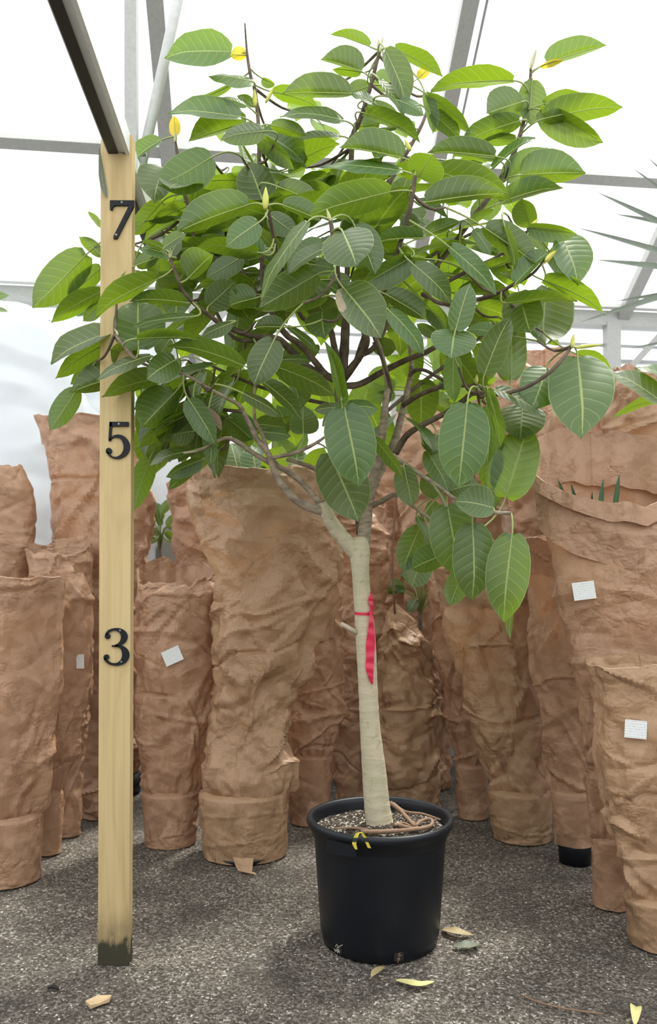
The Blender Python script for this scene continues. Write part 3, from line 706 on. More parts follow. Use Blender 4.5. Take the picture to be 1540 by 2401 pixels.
# ---- traced leaves
ZN = {1: (0, 0, 620 / 1540), 2: (540, 0, 520 / 1540), 3: (1000, 0, 540 / 1540), 4: (60, 520, 540 / 1540), 5: (540, 480, 520 / 1540),
      6: (1000, 480, 540 / 1540), 7: (300, 860, 560 / 1540), 8: (820, 900, 560 / 1540)}
LEAVES = """
1 1340 305 972 320 105 85 T 1
1 1430 322 1342 318 45 30 UY 1
1 1470 475 1225 430 20 45 T 1
1 1340 497 1160 575 20 20 U 1.2
1 1390 680 995 640 80 28 T .8
1 1430 615 1285 570 18 30 T 1
1 1480 620 1385 555 25 25 T 1
1 1430 715 1110 815 110 25 Uy 1
1 1530 765 1295 800 50 70 Ty .5
1 1225 920 935 1080 110 110 Uy .5
1 960 985 895 1160 120 80 T 1
1 930 820 778 930 60 20 T 1
1 1018 785 1015 680 30 30 UYs 1
1 1440 1195 1040 1345 130 45 Uy .4
1 940 1180 775 1365 60 55 U 1
1 1080 1205 890 1290 45 40 U 1
1 1500 1300 1325 1425 75 75 T .2
1 1400 1050 1150 1060 25 60 U 1
2 240 1440 125 1130 105 130 Tf .8
2 210 950 440 1165 40 70 Uy .8
2 230 930 505 1115 130 45 T 1
2 290 870 520 935 60 40 U .8
2 300 640 600 730 60 50 U 1.2
2 225 545 310 590 15 45 U 1.2
2 820 650 380 645 130 35 Uy .8
2 770 835 365 795 45 45 T .7
2 750 945 450 960 25 25 T .8
2 960 320 705 235 65 12 U 1
2 905 495 640 415 125 15 U .8
2 1145 340 1465 510 75 40 Uy .9
2 1075 350 1220 705 110 45 T .5
2 1170 700 1340 790 45 60 T .5
2 1310 540 1390 465 38 28 UYs 1.2
2 1000 715 855 640 28 30 T .7
2 1040 560 1210 790 32 30 T .5
2 990 590 1130 600 105 45 U 1.6
2 960 600 810 640 60 60 Uy 1.5
2 900 500 715 475 18 45 U 1.3
2 920 760 1170 830 85 60 Uy 1.4
2 890 880 1040 850 80 60 U 1.4
2 940 790 1310 960 60 50 U .8
2 1140 885 860 950 20 22 T .8
2 1350 650 1415 920 45 35 U .9
3 10 640 290 870 42 50 U .9
2 1190 1095 780 1020 150 12 Uy .3
2 1175 1185 655 1140 45 32 T .35
2 1310 1228 1400 1075 110 130 U .3
3 445 1045 25 1010 105 15 Uy .6
2 1100 1335 565 1480 130 95 U .2
2 340 1300 600 1410 90 45 U .7
2 365 1425 620 1530 90 22 Uy .3
3 10 1350 510 1290 135 25 U .3
2 1000 1400 1210 1500 60 60 T .8
2 1290 1400 1500 1490 32 32 T .5
5 865 150 1005 470 110 60 Uy .3
3 815 420 1180 305 110 20 Uy 1
3 765 445 905 400 12 30 UYs 1.1
3 565 540 50 585 110 25 Uy .9
3 635 682 400 760 130 60 U .7
3 705 540 690 830 70 100 Uy 1.3
3 640 690 515 790 45 60 Uy 1.3
3 800 790 1280 708 110 70 U .7
3 770 740 1165 940 60 130 Uy 1.1
3 790 690 1010 610 32 30 U 1.2
3 615 810 235 955 90 60 U .8
3 590 920 370 940 30 50 Uy 1.1
3 445 1118 708 915 28 28 T .7
3 640 1170 1040 1155 150 65 U .8
3 540 1200 790 1000 90 60 U 1.2
3 500 1355 885 1248 90 32 U .9
3 80 1150 555 1325 110 60 Uy .5
3 690 1510 640 1330 60 90 Uy 1
3 480 1340 310 1500 90 60 Uy 1.5
3 285 1475 440 1395 25 30 U .8
6 0 200 215 115 60 25 U .6
3 460 1070 190 1030 42 32 U .9
3 40 760 215 920 70 50 T 1
4 400 225 65 565 130 110 Uy 1.1
4 500 310 285 505 70 60 Uy 1.4
4 500 470 180 655 70 60 U 1.3
4 510 540 390 660 42 50 U 1.4
4 510 225 370 105 42 35 U 1.2
1 590 1320 515 1232 15 20 U 1.2
4 880 385 470 610 90 42 Uy 0
4 1065 540 715 520 75 22 U .3
4 755 845 750 525 165 150 Tf .1
4 1110 635 720 690 28 32 T .0
4 755 780 1155 775 60 14 U 0
4 545 745 175 925 90 45 T 0
4 530 820 205 1025 60 60 Uy .2
4 740 1000 315 1130 130 60 U .2
4 920 1040 525 1150 70 60 U .1
4 340 1130 170 1385 80 70 U .4
4 520 945 310 1080 60 60 U .5
4 825 900 480 1040 45 32 T -.2
4 1000 925 820 1040 85 95 Ty .1
4 740 900 570 850 60 100 U .5
4 960 790 890 900 60 50 U .6
4 1440 955 985 820 72 50 Uy .2
4 925 180 785 122 20 26 U .1
4 930 170 1065 80 50 30 T 0
4 970 225 770 175 32 40 T .2
4 970 225 1030 110 42 40 T .2
4 1095 370 1250 220 130 40 U .2
4 1540 205 1155 160 60 62 U .3
4 880 365 900 215 70 70 U .7
4 745 290 890 235 50 42 U .6
4 750 200 715 300 50 40 U .9
4 1440 240 1215 370 70 70 U .6
4 1230 560 1400 400 90 90 U .6
4 1540 510 1360 560 105 45 U .5
4 1370 680 1170 770 32 50 T .4
5 300 945 165 1235 105 100 T 0
4 990 1150 780 1370 140 90 U .3
4 960 1140 735 1250 70 40 U .6
4 1095 1195 1265 1470 60 80 T .2
4 1165 1260 1310 1390 50 22 Ub .4
4 1090 1285 750 1490 52 60 Uy .5
4 1120 1400 935 1430 60 70 U .7
7 520 380 540 630 45 45 Uy .4
7 400 545 140 625 36 32 T .4
7 140 600 35 915 70 70 Uy 1
7 470 600 255 700 32 60 U .7
7 440 640 265 780 42 42 U .8
7 880 105 1120 330 60 42 T .3
7 750 175 975 300 32 45 T .2
5 330 1130 715 1310 52 90 U .3
7 1130 425 1130 265 75 95 Uf 1
7 640 330 800 470 90 70 U 1.2
7 830 370 1020 390 60 70 U 1.2
7 870 420 1045 440 32 50 T .9
7 1395 265 1490 750 140 150 T -.1
7 1300 560 1480 980 150 140 Uy .25
5 775 1390 680 970 50 22 Uyf .2
5 770 1330 690 1000 16 16 Tf .1
5 790 1400 1015 1410 42 90 T .2
5 780 1410 590 1420 32 50 T .3
5 780 1420 640 1530 42 42 T .1
5 780 190 870 400 165 170 T -.2
5 525 135 205 625 45 52 Ty -.1
5 665 300 400 465 50 32 T .1
5 590 490 215 710 120 100 U .2
5 655 635 350 715 100 60 U .4
5 640 270 400 450 90 42 U .3
5 790 585 1040 900 150 125 Tp -.1
5 1330 232 1000 255 70 22 Uy .4
5 1190 170 1350 130 80 75 Tf .6
5 1350 375 1020 350 22 26 U .5
5 1250 370 920 560 60 110 U .4
5 1280 425 1530 670 72 80 T .3
5 1105 740 1340 1015 60 60 Ty .2
5 1085 625 1355 790 95 42 Uy .4
5 1340 670 1500 865 42 60 Uy .6
6 185 845 165 1010 135 140 Ty .1
5 1000 960 1150 1000 50 70 U 1.3
5 220 340 0 250 90 42 U .4
5 275 75 450 200 70 70 Uy .5
5 370 850 170 850 72 18 U .4
5 340 1080 550 1075 26 40 T .9
5 400 850 615 1020 22 26 T .5
5 590 420 720 440 50 50 U 1
5 690 520 830 520 50 50 U .9
6 905 225 1015 510 140 95 T .7
6 820 310 950 520 60 60 T .9
6 700 180 800 300 52 52 T 1
6 690 150 990 190 32 80 Uy .6
6 395 160 720 385 120 62 U .3
6 525 150 600 415 22 40 Uy .2
6 600 520 810 310 80 28 T .2
6 785 390 860 305 15 20 UYs .2
6 160 290 460 570 60 52 T .2
6 320 170 430 330 42 42 T .8
6 790 510 1185 705 72 42 Uy .5
6 545 655 985 625 42 32 U .3
6 620 590 690 855 115 135 U .7
6 800 560 785 935 100 180 Uy 1.1
6 700 850 885 930 42 30 Uy 1.3
6 195 830 285 530 72 80 Tf .1
6 390 1125 545 755 90 80 Tyf .2
6 565 1160 560 740 85 120 Tf .9
6 470 860 275 830 42 42 T .6
6 130 840 0 650 52 52 Uy .6
6 60 870 -60 800 32 42 Uy .7
6 800 1095 715 1345 130 130 T .3
6 1010 1025 1050 1515 190 200 T -.3
6 1010 1000 1230 1090 42 32 Uy .6
8 1110 140 1100 345 135 140 T .7
6 465 1240 770 1395 45 42 Ty -.1
6 180 1010 180 1310 55 60 T .6
8 890 40 980 390 42 32 Uy -.1
8 755 140 705 645 145 150 T -.6
8 850 160 895 515 52 52 U .2
8 900 170 985 420 52 42 Uy .4
8 1008 720 1150 270 140 130 Tyf .4
8 930 350 875 690 62 80 T .5
8 500 440 640 695 72 62 T .5
8 555 330 530 450 72 52 U .9
8 590 700 460 600 72 72 Tf .9
8 640 690 830 640 80 62 Tf .7
8 920 800 692 755 110 75 T -.6
8 630 790 700 1225 132 132 T -.2
8 790 915 795 1380 115 130 T -.7
8 1045 980 990 1515 125 130 Ty -1.0
8 1040 1470 1030 1640 20 25 Uy .2
8 610 1100 400 1190 95 62 Uy .6
8 740 1200 645 1420 70 70 Uy .5
8 450 930 340 1200 80 82 U 1.2
8 480 1090 400 1310 80 90 U 1.6
8 435 860 515 1030 22 30 T .9
8 350 540 400 785 62 80 Uy .3
8 165 360 350 600 32 42 U .2
8 540 760 520 900 42 42 Uy 1
8 930 650 930 795 42 45 Uy 1
8 940 1020 920 1140 22 20 T -.2
"""
def crown_q(px, py):
    r2 = ((px - 765) / 680) ** 2 + ((py - 640) / 580) ** 2
    return math.sqrt(max(0.14, 1 - r2))

def nearest(p, back):
    best = None
    for q, r in BR:
        d = (q - p)
        L = d.length
        if L < 1e-4: continue
        s = L * (1.5 - 0.8 * max(-1, min(1, d.dot(back) / L)))
        if best is None or s < best[0]: best = (s, q, r, L)
    return best

def add_leaf(b, mv, h1, h2, nr, kind, seed, arch=0.035, curl=0.03, stalk=True, parent=tree, org=troot, name='leaf', small=False):
    vs, fs, uvs, mid = leaf_mesh(b, mv, h1, h2, nr, arch, curl, seed)
    o = mk(name, vs, fs, M[kind], parent, b - org, uvs=uvs, org=b)
    e = -mv.normalized()
    r0 = 0.0017 if small else 0.0024
    pts, rad = [], []
    if stalk:
        nn = nearest(b, e)
        if nn:
            q, L = nn[1], nn[3]
            ctl = b + e * min(0.06, L * 0.45) - nr * 0.004
            cut = q
            tw = None
            if L > 0.16:
                # long reach: woody twig first, then the stalk
                d = (q - ctl); tw = ctl + d.normalized() * min(0.07, d.length * 0.4)
                cut = tw
                md = (tw + q) / 2 + Vector((0, 0, -0.02))
                tp = crom([tuple(tw), tuple(md), tuple(q)], 4)
                mk('twig', *tube(tp, [0.003 + 0.002 * i / (len(tp) - 1) for i in range(len(tp))], 6), M['twig'], parent, org=org)
            for k in range(7):
                t = k / 6
                pts.append(cut * (1 - t) ** 2 + ctl * (2 * t * (1 - t)) + b * t * t)
                rad.append(r0 * (1.25 - 0.3 * t))
    for i, p in enumerate(mid[:-2]):
        if i == 0 and pts: continue
        pts.append(p - nr * 0.0006); rad.append(r0 * (0.85 - 0.7 * i / len(mid)))
    mk('leaf_stalk', *tube(pts, rad, 5, False), M['stalk'], o, org=b)
    return o

occupied = []
for li, row in enumerate(LEAVES.strip().split('\n')):
    f = row.split()
    z = ZN[int(f[0])]
    bx, by, tx, ty, w1, w2 = (float(x) for x in f[1:7])
    bx, tx = z[0] + bx * z[2], z[0] + tx * z[2]
    by, ty = z[1] + by * z[2], z[1] + ty * z[2]
    w1 *= z[2] * 1.12; w2 *= z[2] * 1.12
    ax, ay = tx - bx, ty - by
    tx += ax * .05; ty += ay * .05; bx -= ax * .02; by -= ay * .02
    fl, lay = f[7], float(f[8])
    q = crown_q((bx + tx) / 2, (by + ty) / 2)
    D = TD + q * (-0.42 + 0.36 * lay) + 0.012 * math.sin(li * 2.3)
    kind = 'yellow' if 'Y' in fl else 'brown' if 'b' in fl else 'patched' if 'p' in fl else 'leaf'
    fr = leaf_frame(D, bx, by, tx, ty, w1, w2, fl[0] == 'U', 'f' in fl)
    Rr = random.Random(li * 13 + 5)
    add_leaf(*fr, kind, li * 1.37, Rr.uniform(0.015, 0.05), Rr.uniform(-0.03, 0.05), small='s' in fl)
    occupied.append(((bx + tx) / 2, (by + ty) / 2, D))
NTR = len(occupied)
# ---- leaves deeper in the crown
Rr = random.Random(21)
cnt = 0
tries = 0
SV, SF, SU = [], [], []
while cnt < 300 and tries < 14000:
    tries += 1
    a = Rr.random() * 2 * math.pi; rr = math.sqrt(Rr.random()) * 0.9
    px, py = 765 + 600 * rr * math.cos(a), 620 + 500 * rr * math.sin(a)
    zone = tries % 4
    if zone == 1: px, py = 440 + 130 * rr * math.cos(a), 950 + 130 * rr * math.sin(a)
    if zone == 2: px, py = 600 + 300 * rr * math.cos(a), 540 + 170 * rr * math.sin(a)
    if 560 < px < 1060 and 740 < py < 960 and Rr.random() < 0.8: continue
    if py > 990 and 560 < px < 960: continue
    q = crown_q(px, py)
    if q < .45: continue
    D = TD + q * Rr.uniform(-0.12, 0.55)
    if any((px - ox) ** 2 + (py - oy) ** 2 < 34 ** 2 and abs(D - od) < 0.10 for ox, oy, od in occupied): continue
    b = P(px, py, D)
    out = Vector(((px - 765) / 600, (D - TD) / 0.5, -(py - 640) / 600))
    out += Vector((Rr.uniform(-.6, .6), Rr.uniform(-.6, .6), Rr.uniform(-.5, .3)))
    out.normalize()
    L = Rr.uniform(.15, .22)
    mv = out * L
    tp_ = b + mv
    ex_, ey_ = CX + tp_.x * F / tp_.y, YH - (tp_.z - H) * F / tp_.y
    if zone == 1:
        if ex_ < 325 or ey_ > 1130: continue
    elif ((ex_ - 790) / 480) ** 2 + ((ey_ - 640) / (390 if ey_ < 640 else 480)) ** 2 > 1: continue
    up = Vector((Rr.uniform(-.4, .4), Rr.uniform(-.5, .2), 1)); nr = (up - out * up.dot(out)).normalized()
    sd = out.cross(nr).normalized() * L * Rr.uniform(.26, .31)
    fold = nr * L * Rr.uniform(0, .07)
    if cnt < 80:
        add_leaf(b, mv, sd + fold, -sd + fold, nr, 'leaf', cnt * 2.1 + 300)
    else:
        vs, fs, uvs, mid = leaf_mesh(b, mv, sd + fold, -sd + fold, nr, .03, .02, cnt * 2.1)
        o_ = len(SV); SV += vs; SU += uvs; SF += [tuple(i + o_ for i in f) for f in fs]
    occupied.append((px, py, D)); cnt += 1
tag(mk('inner_foliage', SV, SF, M['leaf'], tree, uvs=SU, org=troot), kind='stuff', label='dense green leaves deep inside the crown')
print('leaves', NTR, cnt)
# ---- sheathed buds at the shoot tips
for x0, y0, x1, y1, w_, D, mt in ((598, 250, 596, 208, 12, 2.35, 'bud'), (623, 240, 645, 198, 9, 2.36, 'bud'), (622, 490, 623, 438, 16, 2.05, 'bud'), (774, 518, 766, 490, 9, 1.96, 'budpale'), (890, 122, 887, 90, 11, 2.34, 'budpale'), (892, 120, 898, 84, 7, 2.35, 'budpale'),
                                  (1244, 162, 1258, 112, 10, 2.39, 'budpale'), (1342, 815, 1345, 782, 11, 2.08, 'bud'), (1350, 815, 1412, 808, 10, 2.07, 'bud'), (411, 332, 411, 308, 8, 2.34, 'budpale'), (1064, 770, 1072, 735, 10, 2.19, 'bud'), (1116, 900, 1118, 878, 10, 2.25, 'bud'),
                                  (962, 352, 948, 326, 12, 2.08, 'bud'), (1245, 535, 1262, 512, 12, 2.27, 'bud'), (1278, 612, 1302, 588, 10, 2.11, 'bud'), (276, 786, 268, 770, 6, 2.08, 'budpale'), (398, 604, 400, 584, 9, 2.03, 'budpale')):
    a, b = P(x0, y0, D), P(x1, y1, D)
    k = D / F
    side = Vector((0, 0.004, 0.002))
    pts = [a, a.lerp(b, .25) + side, a.lerp(b, .55) + side, a.lerp(b, .85), b]
    mk('bud', *tube(pts, [w_ * k * x for x in (.28, .5, .45, .2, .03)], 7), M[mt], tree, org=troot)
# ribbon tied around the trunk
rib = []
cR = P(853, 1437, 2.38)
rr_ = 0.0305
vs = []
for k in range(25):
    a = 2 * math.pi * k / 24
    for dz in (-0.0045, 0.0045):
        vs.append(cR + Vector((rr_ * math.cos(a), rr_ * math.sin(a), dz + 0.003 * math.sin(a))))
fs = [(2 * k, 2 * k + 2, 2 * k + 3, 2 * k + 1) for k in range(24)]
parts = [(vs, fs)]
def strip3(nodes, D0):
    vs = []
    q = crom(nodes, 5)
    for i, (x, y, wl, wr, dz) in enumerate(q):
        vs += [P(x - wl, y, D0 + dz), P(x + (wr - wl) * .3, y, D0 + dz - 0.006 - 0.003 * math.sin(i * 1.3)), P(x + wr, y + 2, D0 + dz + 0.004 * math.sin(i * 0.9))]
    f = []
    for i in range(len(q) - 1):
        for j in (0, 1): f.append((3 * i + j, 3 * i + j + 1, 3 * i + 4 + j, 3 * i + 3 + j))
    return vs, f
parts.append(strip3([(868, 1438, 3, 4, 0), (871, 1420, 4, 4, -.004), (868, 1405, 5, 6, -.002), (870, 1395, 3, 3, 0), (869, 1388, 2, 2, 0)], 2.35))
parts.append(strip3([(870, 1438, 4, 4, 0), (869, 1455, 4, 6, -.005), (868, 1480, 6, 10, -.003), (868, 1510, 10, 11, 0), (868, 1540, 10, 9, .0), (867, 1565, 10, 9, -.002), (869, 1585, 7, 6, -.003), (872, 1604, 2, 2, 0)], 2.345))
parts.append(box(P(870, 1438, 2.345), .010, .008, .010))
rb = mk('flagging_ribbon', *join(parts), M['red'])
tag(rb, 'red plastic flagging ribbon knotted around the pale trunk', 'ribbon')
# striped tape tied over the pot rim
tp = []
for nodes in (((848, 1951, 3, 0), (838, 1953, 4, .0), (833, 1965, 5, .004), (830, 1978, 5, .005), (835, 1991, 3, .006)), ((848, 1951, 3, 0), (855, 1962, 4, .003), (860, 1975, 4, .005), (866, 1988, 4, .006))):
    vs = []
    for x, y, w_, dd in nodes: vs += [P(x - w_, y, 2.143 + dd), P(x + w_, y + 1, 2.141 + dd)]
    tp.append((vs, [(2 * i, 2 * i + 1, 2 * i + 3, 2 * i + 2) for i in range(len(nodes) - 1)]))
tag(mk('tied_tape', *join(tp), M['tape']), 'short yellow and black tape tied over the black pot rim', 'tape')
dlp = surf(750, 1925, 0.392)

# ------------------------------------------------------------------ paper wrapped plants
def rings(prof, n):
    q = []
    for i in range(len(prof) - 1):
        a, b = prof[i], prof[i + 1]
        m_ = max(1, int(abs(b[0] - a[0]) / n))
        for k in range(m_):
            t = k / m_
            q.append(tuple(x + (y - x) * t for x, y in zip(a, b)))
    q.append(tuple(prof[-1]))
    # light smoothing of the outline
    s = [q[0]] + [tuple((a + 2 * b + c) / 4 for a, b, c in zip(q[i - 1], q[i], q[i + 1])) for i in range(1, len(q) - 1)] + [q[-1]]
    return s

def hsh(i, j, sd):
    v = np.sin(i * 127.1 + j * 311.7 + sd * 74.7) * 43758.5453
    return v - np.floor(v)
def facet(x, y, sd):
    """piecewise linear noise on a triangular lattice: flat facets with sharp creases, -0.5 .. 0.5"""
    f2 = 0.3660254
    k = (x + y) * f2
    xs, ys = x + k, y + k
    i, j = np.floor(xs), np.floor(ys)
    fx, fy = xs - i, ys - j
    a, c = hsh(i, j, sd), hsh(i + 1, j + 1, sd)
    b = np.where(fx > fy, hsh(i + 1, j, sd), hsh(i, j + 1, sd))
    hi, lo = np.maximum(fx, fy), np.minimum(fx, fy)
    return a * (1 - hi) + b * (hi - lo) + c * lo - 0.5

def surface(prof, D, seed, amp, na=140, step=4.0, depth=0.72, tilt=(0, 0), jag=0.012, inner=0.0, pleat=0.012, cap_top=False, cap_bot=False, freq=1.0, wide=1.0, gather=0.0, boxy=0.0, flap=0.0):
    q = np.array(rings(prof, step))
    k = D / F
    nR = len(q)
    cx_ = ((q[:, 1] + q[:, 2]) / 2 - CX) * k; cz = H + (YH - q[:, 0]) * k; rx_ = (q[:, 2] - q[:, 1]) / 2 * k
    tt_ = np.arange(na) / na
    an = np.pi / 2 + 2 * np.pi * (tt_ - 0.075 * np.sin(2 * np.pi * tt_ + np.pi) * -1)
    ca, sa = np.cos(an)[None, :], np.sin(an)[None, :]
    if boxy:
        # flat sided gusseted bag: rounded square cross section
        t_ = an + 0.35 + 0.2 * math.sin(seed)
        rho = (np.abs(np.cos(t_)) ** boxy + np.abs(np.sin(t_)) ** boxy) ** (-1.0 / boxy)
        rho = (rho / np.abs(rho * np.cos(an)).max())[None, :]
        ca, sa = ca * rho, sa * rho
    Rm = float(rx_.mean())
    sx = (an[None, :] * Rm + 0 * cz[:, None]) * freq; zz = (cz[:, None] + 0 * an[None, :]) * freq
    wx = sx + 0.05 * facet(sx / .2, zz / .2, seed + 11); wz = zz + 0.05 * facet(sx / .2, zz / .2, seed + 12)
    # diagonal lean of the wrinkles
    ln = 0.5 * math.sin(seed * 2.1)
    d = 2.0 * facet(wx / .15 + ln * wz / .2, wz / .24, seed) + 1.15 * facet(wx / (.085 * wide) - ln * wz / .1, wz / .07, seed + 1) + 0.34 * facet(wx / (.036 * wide), wz / .031, seed + 2) 
    e = amp * d
    Rr = random.Random(int(seed * 10) + 3)
    s0, s1 = float(sx.min()), float(sx.max()); z0, z1 = float(zz.min()), float(zz.max())
    for _ in range(34):
        th = Rr.choice([Rr.gauss(0, .35), Rr.gauss(.7, .3), Rr.gauss(-.7, .3), Rr.gauss(1.45, .2)])
        ps, pz = Rr.uniform(s0, s1), Rr.uniform(z0, z1)
        ax_, az_ = math.sin(th), math.cos(th)
        al = (wx - ps) * ax_ + (wz - pz) * az_; dd = np.abs((wx - ps) * az_ - (wz - pz) * ax_)
        wd = Rr.uniform(.010, .028); ll = Rr.uniform(.06, .3)
        e = e + Rr.choice([-1, 1, 1]) * min(amp, .02) * Rr.uniform(.4, 1.0) * np.clip(1 - dd / wd, 0, 1) * np.clip(1.4 - np.abs(al) / ll, 0, 1)
    for _ in range(7):
        # long sweeping folds
        th = Rr.choice([Rr.gauss(.55, .25), Rr.gauss(-.55, .25), Rr.gauss(0, .15)])
        ps, pz = Rr.uniform(s0, s1), Rr.uniform(z0, z1)
        ax_, az_ = math.sin(th), math.cos(th)
        al = (wx - ps) * ax_ + (wz - pz) * az_; dd = (wx - ps) * az_ - (wz - pz) * ax_ + 0.15 * al * al
        wd = Rr.uniform(.04, .09); ll = Rr.uniform(.2, .5)
        # steep on one side, gentle on the other
        pr = np.where(dd > 0, np.clip(1 - dd / wd, 0, 1), np.clip(1 + dd / (wd * .3), 0, 1))
        e = e + Rr.choice([-1, 1, 1]) * min(amp, .02) * Rr.uniform(.6, 1.2) * pr * np.clip(1.3 - np.abs(al) / ll, 0, 1)
    e = e + pleat * 0.5 * (np.sin(an * 5 + seed)[None, :] + 0.6 * np.sin(an * 9 + seed * 2)[None, :]) * np.linspace(.4, 1, nR)[:, None]
    if gather:
        npl = 13 + int(seed) % 5
        ph = an[None, :] * npl / (2 * np.pi) + 0.8 * facet(sx / .1, zz / .1, seed + 5)
        tri = np.abs((ph % 1) - 0.5) * 4 - 1
        e = e + gather * tri * np.exp(-(cz[:, None] - cz[-1]) / .07)
    e = e * np.minimum(1.0, rx_ / 0.12)[:, None]
    X = cx_[:, None] + (rx_[:, None] + e) * ca
    Y = D + (rx_[:, None] * depth + e) * sa
    Z = cz[:, None] + amp * 0.9 * facet(wx / .1 + 7, wz / .1, seed + 6)
    topw = np.maximum(0.0, 1 - np.arange(nR) * step / 70.0)[:, None]
    Z = Z - (tilt[0] * (1 - sa) / 2 + tilt[1] * (1 + sa) / 2) * k * topw
    Z = Z + jag * topw * (1.6 * facet(ca * 1.7 + seed, sa * 1.7, 1) + 1.2 * facet(ca * 4 + seed, sa * 4, 2))
    Z = np.maximum(Z, 0.006)
    vs = [Vector(v) for v in np.stack([X, Y, Z], -1).reshape(-1, 3).tolist()]
    fs = []
    for i in range(nR - 1):
        for j in range(na):
            fs.append((i * na + j, (i + 1) * na + j, (i + 1) * na + (j + 1) % na, i * na + (j + 1) % na))
    if inner:
        # the paper turns over the rim and lines the inside
        ctr = P((q[0][1] + q[0][2]) / 2, q[0][0], D)
        prev = 0
        for s, dz in ((0.988, 0.002), (0.965, -0.03), (0.9, -inner * .5), (0.86, -inner)):
            b = len(vs)
            for j in range(na):
                v0 = vs[j]
                vs.append(Vector((ctr.x + (v0.x - ctr.x) * s, ctr.y + (v0.y - ctr.y) * s, v0.z + dz)))
            for j in range(na):
                fs.append((prev + j, prev + (j + 1) % na, b + (j + 1) % na, b + j))
            prev = b
    if flap:
        # cuff of paper folded outward over the front of the rim
        ctr = P((q[0][1] + q[0][2]) / 2, q[0][0], D)
        prev = 0
        for s, t_ in ((1.008, -0.03), (1.03, 0.35), (1.045, 1.0)):
            b = len(vs)
            for j in range(na):
                v0 = vs[j]
                l_ = flap * (0.75 + 1.1 * float(facet(np.array(an[j] * 1.1), np.array(seed * 1.0), 3))) * max(0.05, 0.5 - 0.62 * math.sin(an[j]))
                vs.append(Vector((ctr.x + (v0.x - ctr.x) * s, ctr.y + (v0.y - ctr.y) * s - 0.004, v0.z - l_ * t_)))
            for j in range(na):
                fs.append((prev + j, b + j, b + (j + 1) % na, prev + (j + 1) % na))
            prev = b
    if cap_top: fs.append(tuple(range(na)))
    if cap_bot:
        e = (nR - 1) * na; fs.append(tuple(e + j for j in range(na))[::-1])
    return vs, fs

SEED = [0]
FRONT = {}
def wrapped(label, D, prof, cut=None, mat='kraft', amp=0.017, tilt=(25, -25), inner=0.14, potprof=None, closed=False, group=None, name='wrapped_plant', depth=0.72, jag=0.014, cat='wrapped plant', wrapamp=0.2, pleat=0.008, freq=1.0, na=140, wide=1.0, boxy=0.0, flap=0.0):
    SEED[0] += 1
    sd = SEED[0]
    base = P((prof[-1][1] + prof[-1][2]) / 2, prof[-1][0], D); base.z = 0
    root = empty(name, base, label, cat, group or 'paper wrapped plants standing in rows')
    zb = YH + H * F / D            # pixel row of the ground at this depth
    if potprof is None: prof = list(prof[:-1]) + [(zb, prof[-1][1], prof[-1][2])]
    up = [p for p in prof if cut is None or p[0] < cut]
    if cut is not None: up.append((cut + 1, [p for p in prof if p[0] >= cut][0][1] + 9, [p for p in prof if p[0] >= cut][0][2] - 9))
    vs, fs = surface(up, D, sd, amp, na=na, tilt=tilt, inner=0 if closed else inner, depth=depth, jag=0 if closed else jag, cap_top=closed, cap_bot=cut is None, pleat=pleat, freq=freq, wide=wide, gather=0.009 if cut else 0, boxy=boxy, flap=flap)
    FRONT[root.name] = vs
    sl = mk('paper_sleeve', vs, fs, M[mat], root, org=base, sharp=9)
    if cut is not None:
        lo = [p for p in prof if p[0] >= cut]
        a = up[-1]
        lo = [(lo[0][0] - 10, lo[0][1] + 14, lo[0][2] - 14), (lo[0][0] - 4, lo[0][1] + 1, lo[0][2] - 1), (lo[0][0] + 6, lo[0][1], lo[0][2])] + lo[1:]
        vs, fs = surface(lo, D, sd + .5, amp * wrapamp, na=90, depth=0.9, tilt=(0, 0), jag=0, cap_bot=True, cap_top=True, pleat=0.003, freq=freq)
        mk('pot_wrap', vs, fs, M[mat], root, org=base, sharp=9)
    if potprof:
        pp = list(potprof[:-1]) + [(zb, potprof[-1][1], potprof[-1][2])]
        k = D / F
        prf = []
        for py, xl, xr in pp: prf.append(((xr - xl) / 2 * k, max(0.0, P(0, py, D).z)))
        cx_ = P((pp[-1][1] + pp[-1][2]) / 2, 0, D).x
        mk('nursery_pot', *lathe(Vector((cx_, D, 0)), [(0.0, prf[0][1])] + prf + [(0.0, prf[-1][1])], 32), M['blackplastic'], root, org=base)
    return root, base

def sticker(root, base, x, y, w_, h_, ang, D):
    # lay the label on the nearest paper in front of it
    near = [v.y for v in FRONT[root.name] if abs(CX + v.x * F / v.y - x) < w_ * .5 and abs(YH - (v.z - H) * F / v.y - y) < h_ * .5]
    D = min(near) - 0.003
    c = P(x, y, D); k = D / F
    ca, sa = math.cos(ang), math.sin(ang)
    ex = Vector((ca, 0.0, sa)); ez = Vector((-sa, 0.12, ca)).normalized()
    ey = ex.cross(ez).normalized()
    vs, fs = box(Vector((0, 0, 0)), w_ * k, 0.0015, h_ * k)
    o = mk('sticker', vs, fs, M['sticker'], root, c - base, smooth=False)
    o.rotation_euler = (Matrix((ex, -ey if ey.y < 0 else ey, ez)).transposed()).to_euler()
    o['label'] = 'small white printed paper label'
    return o

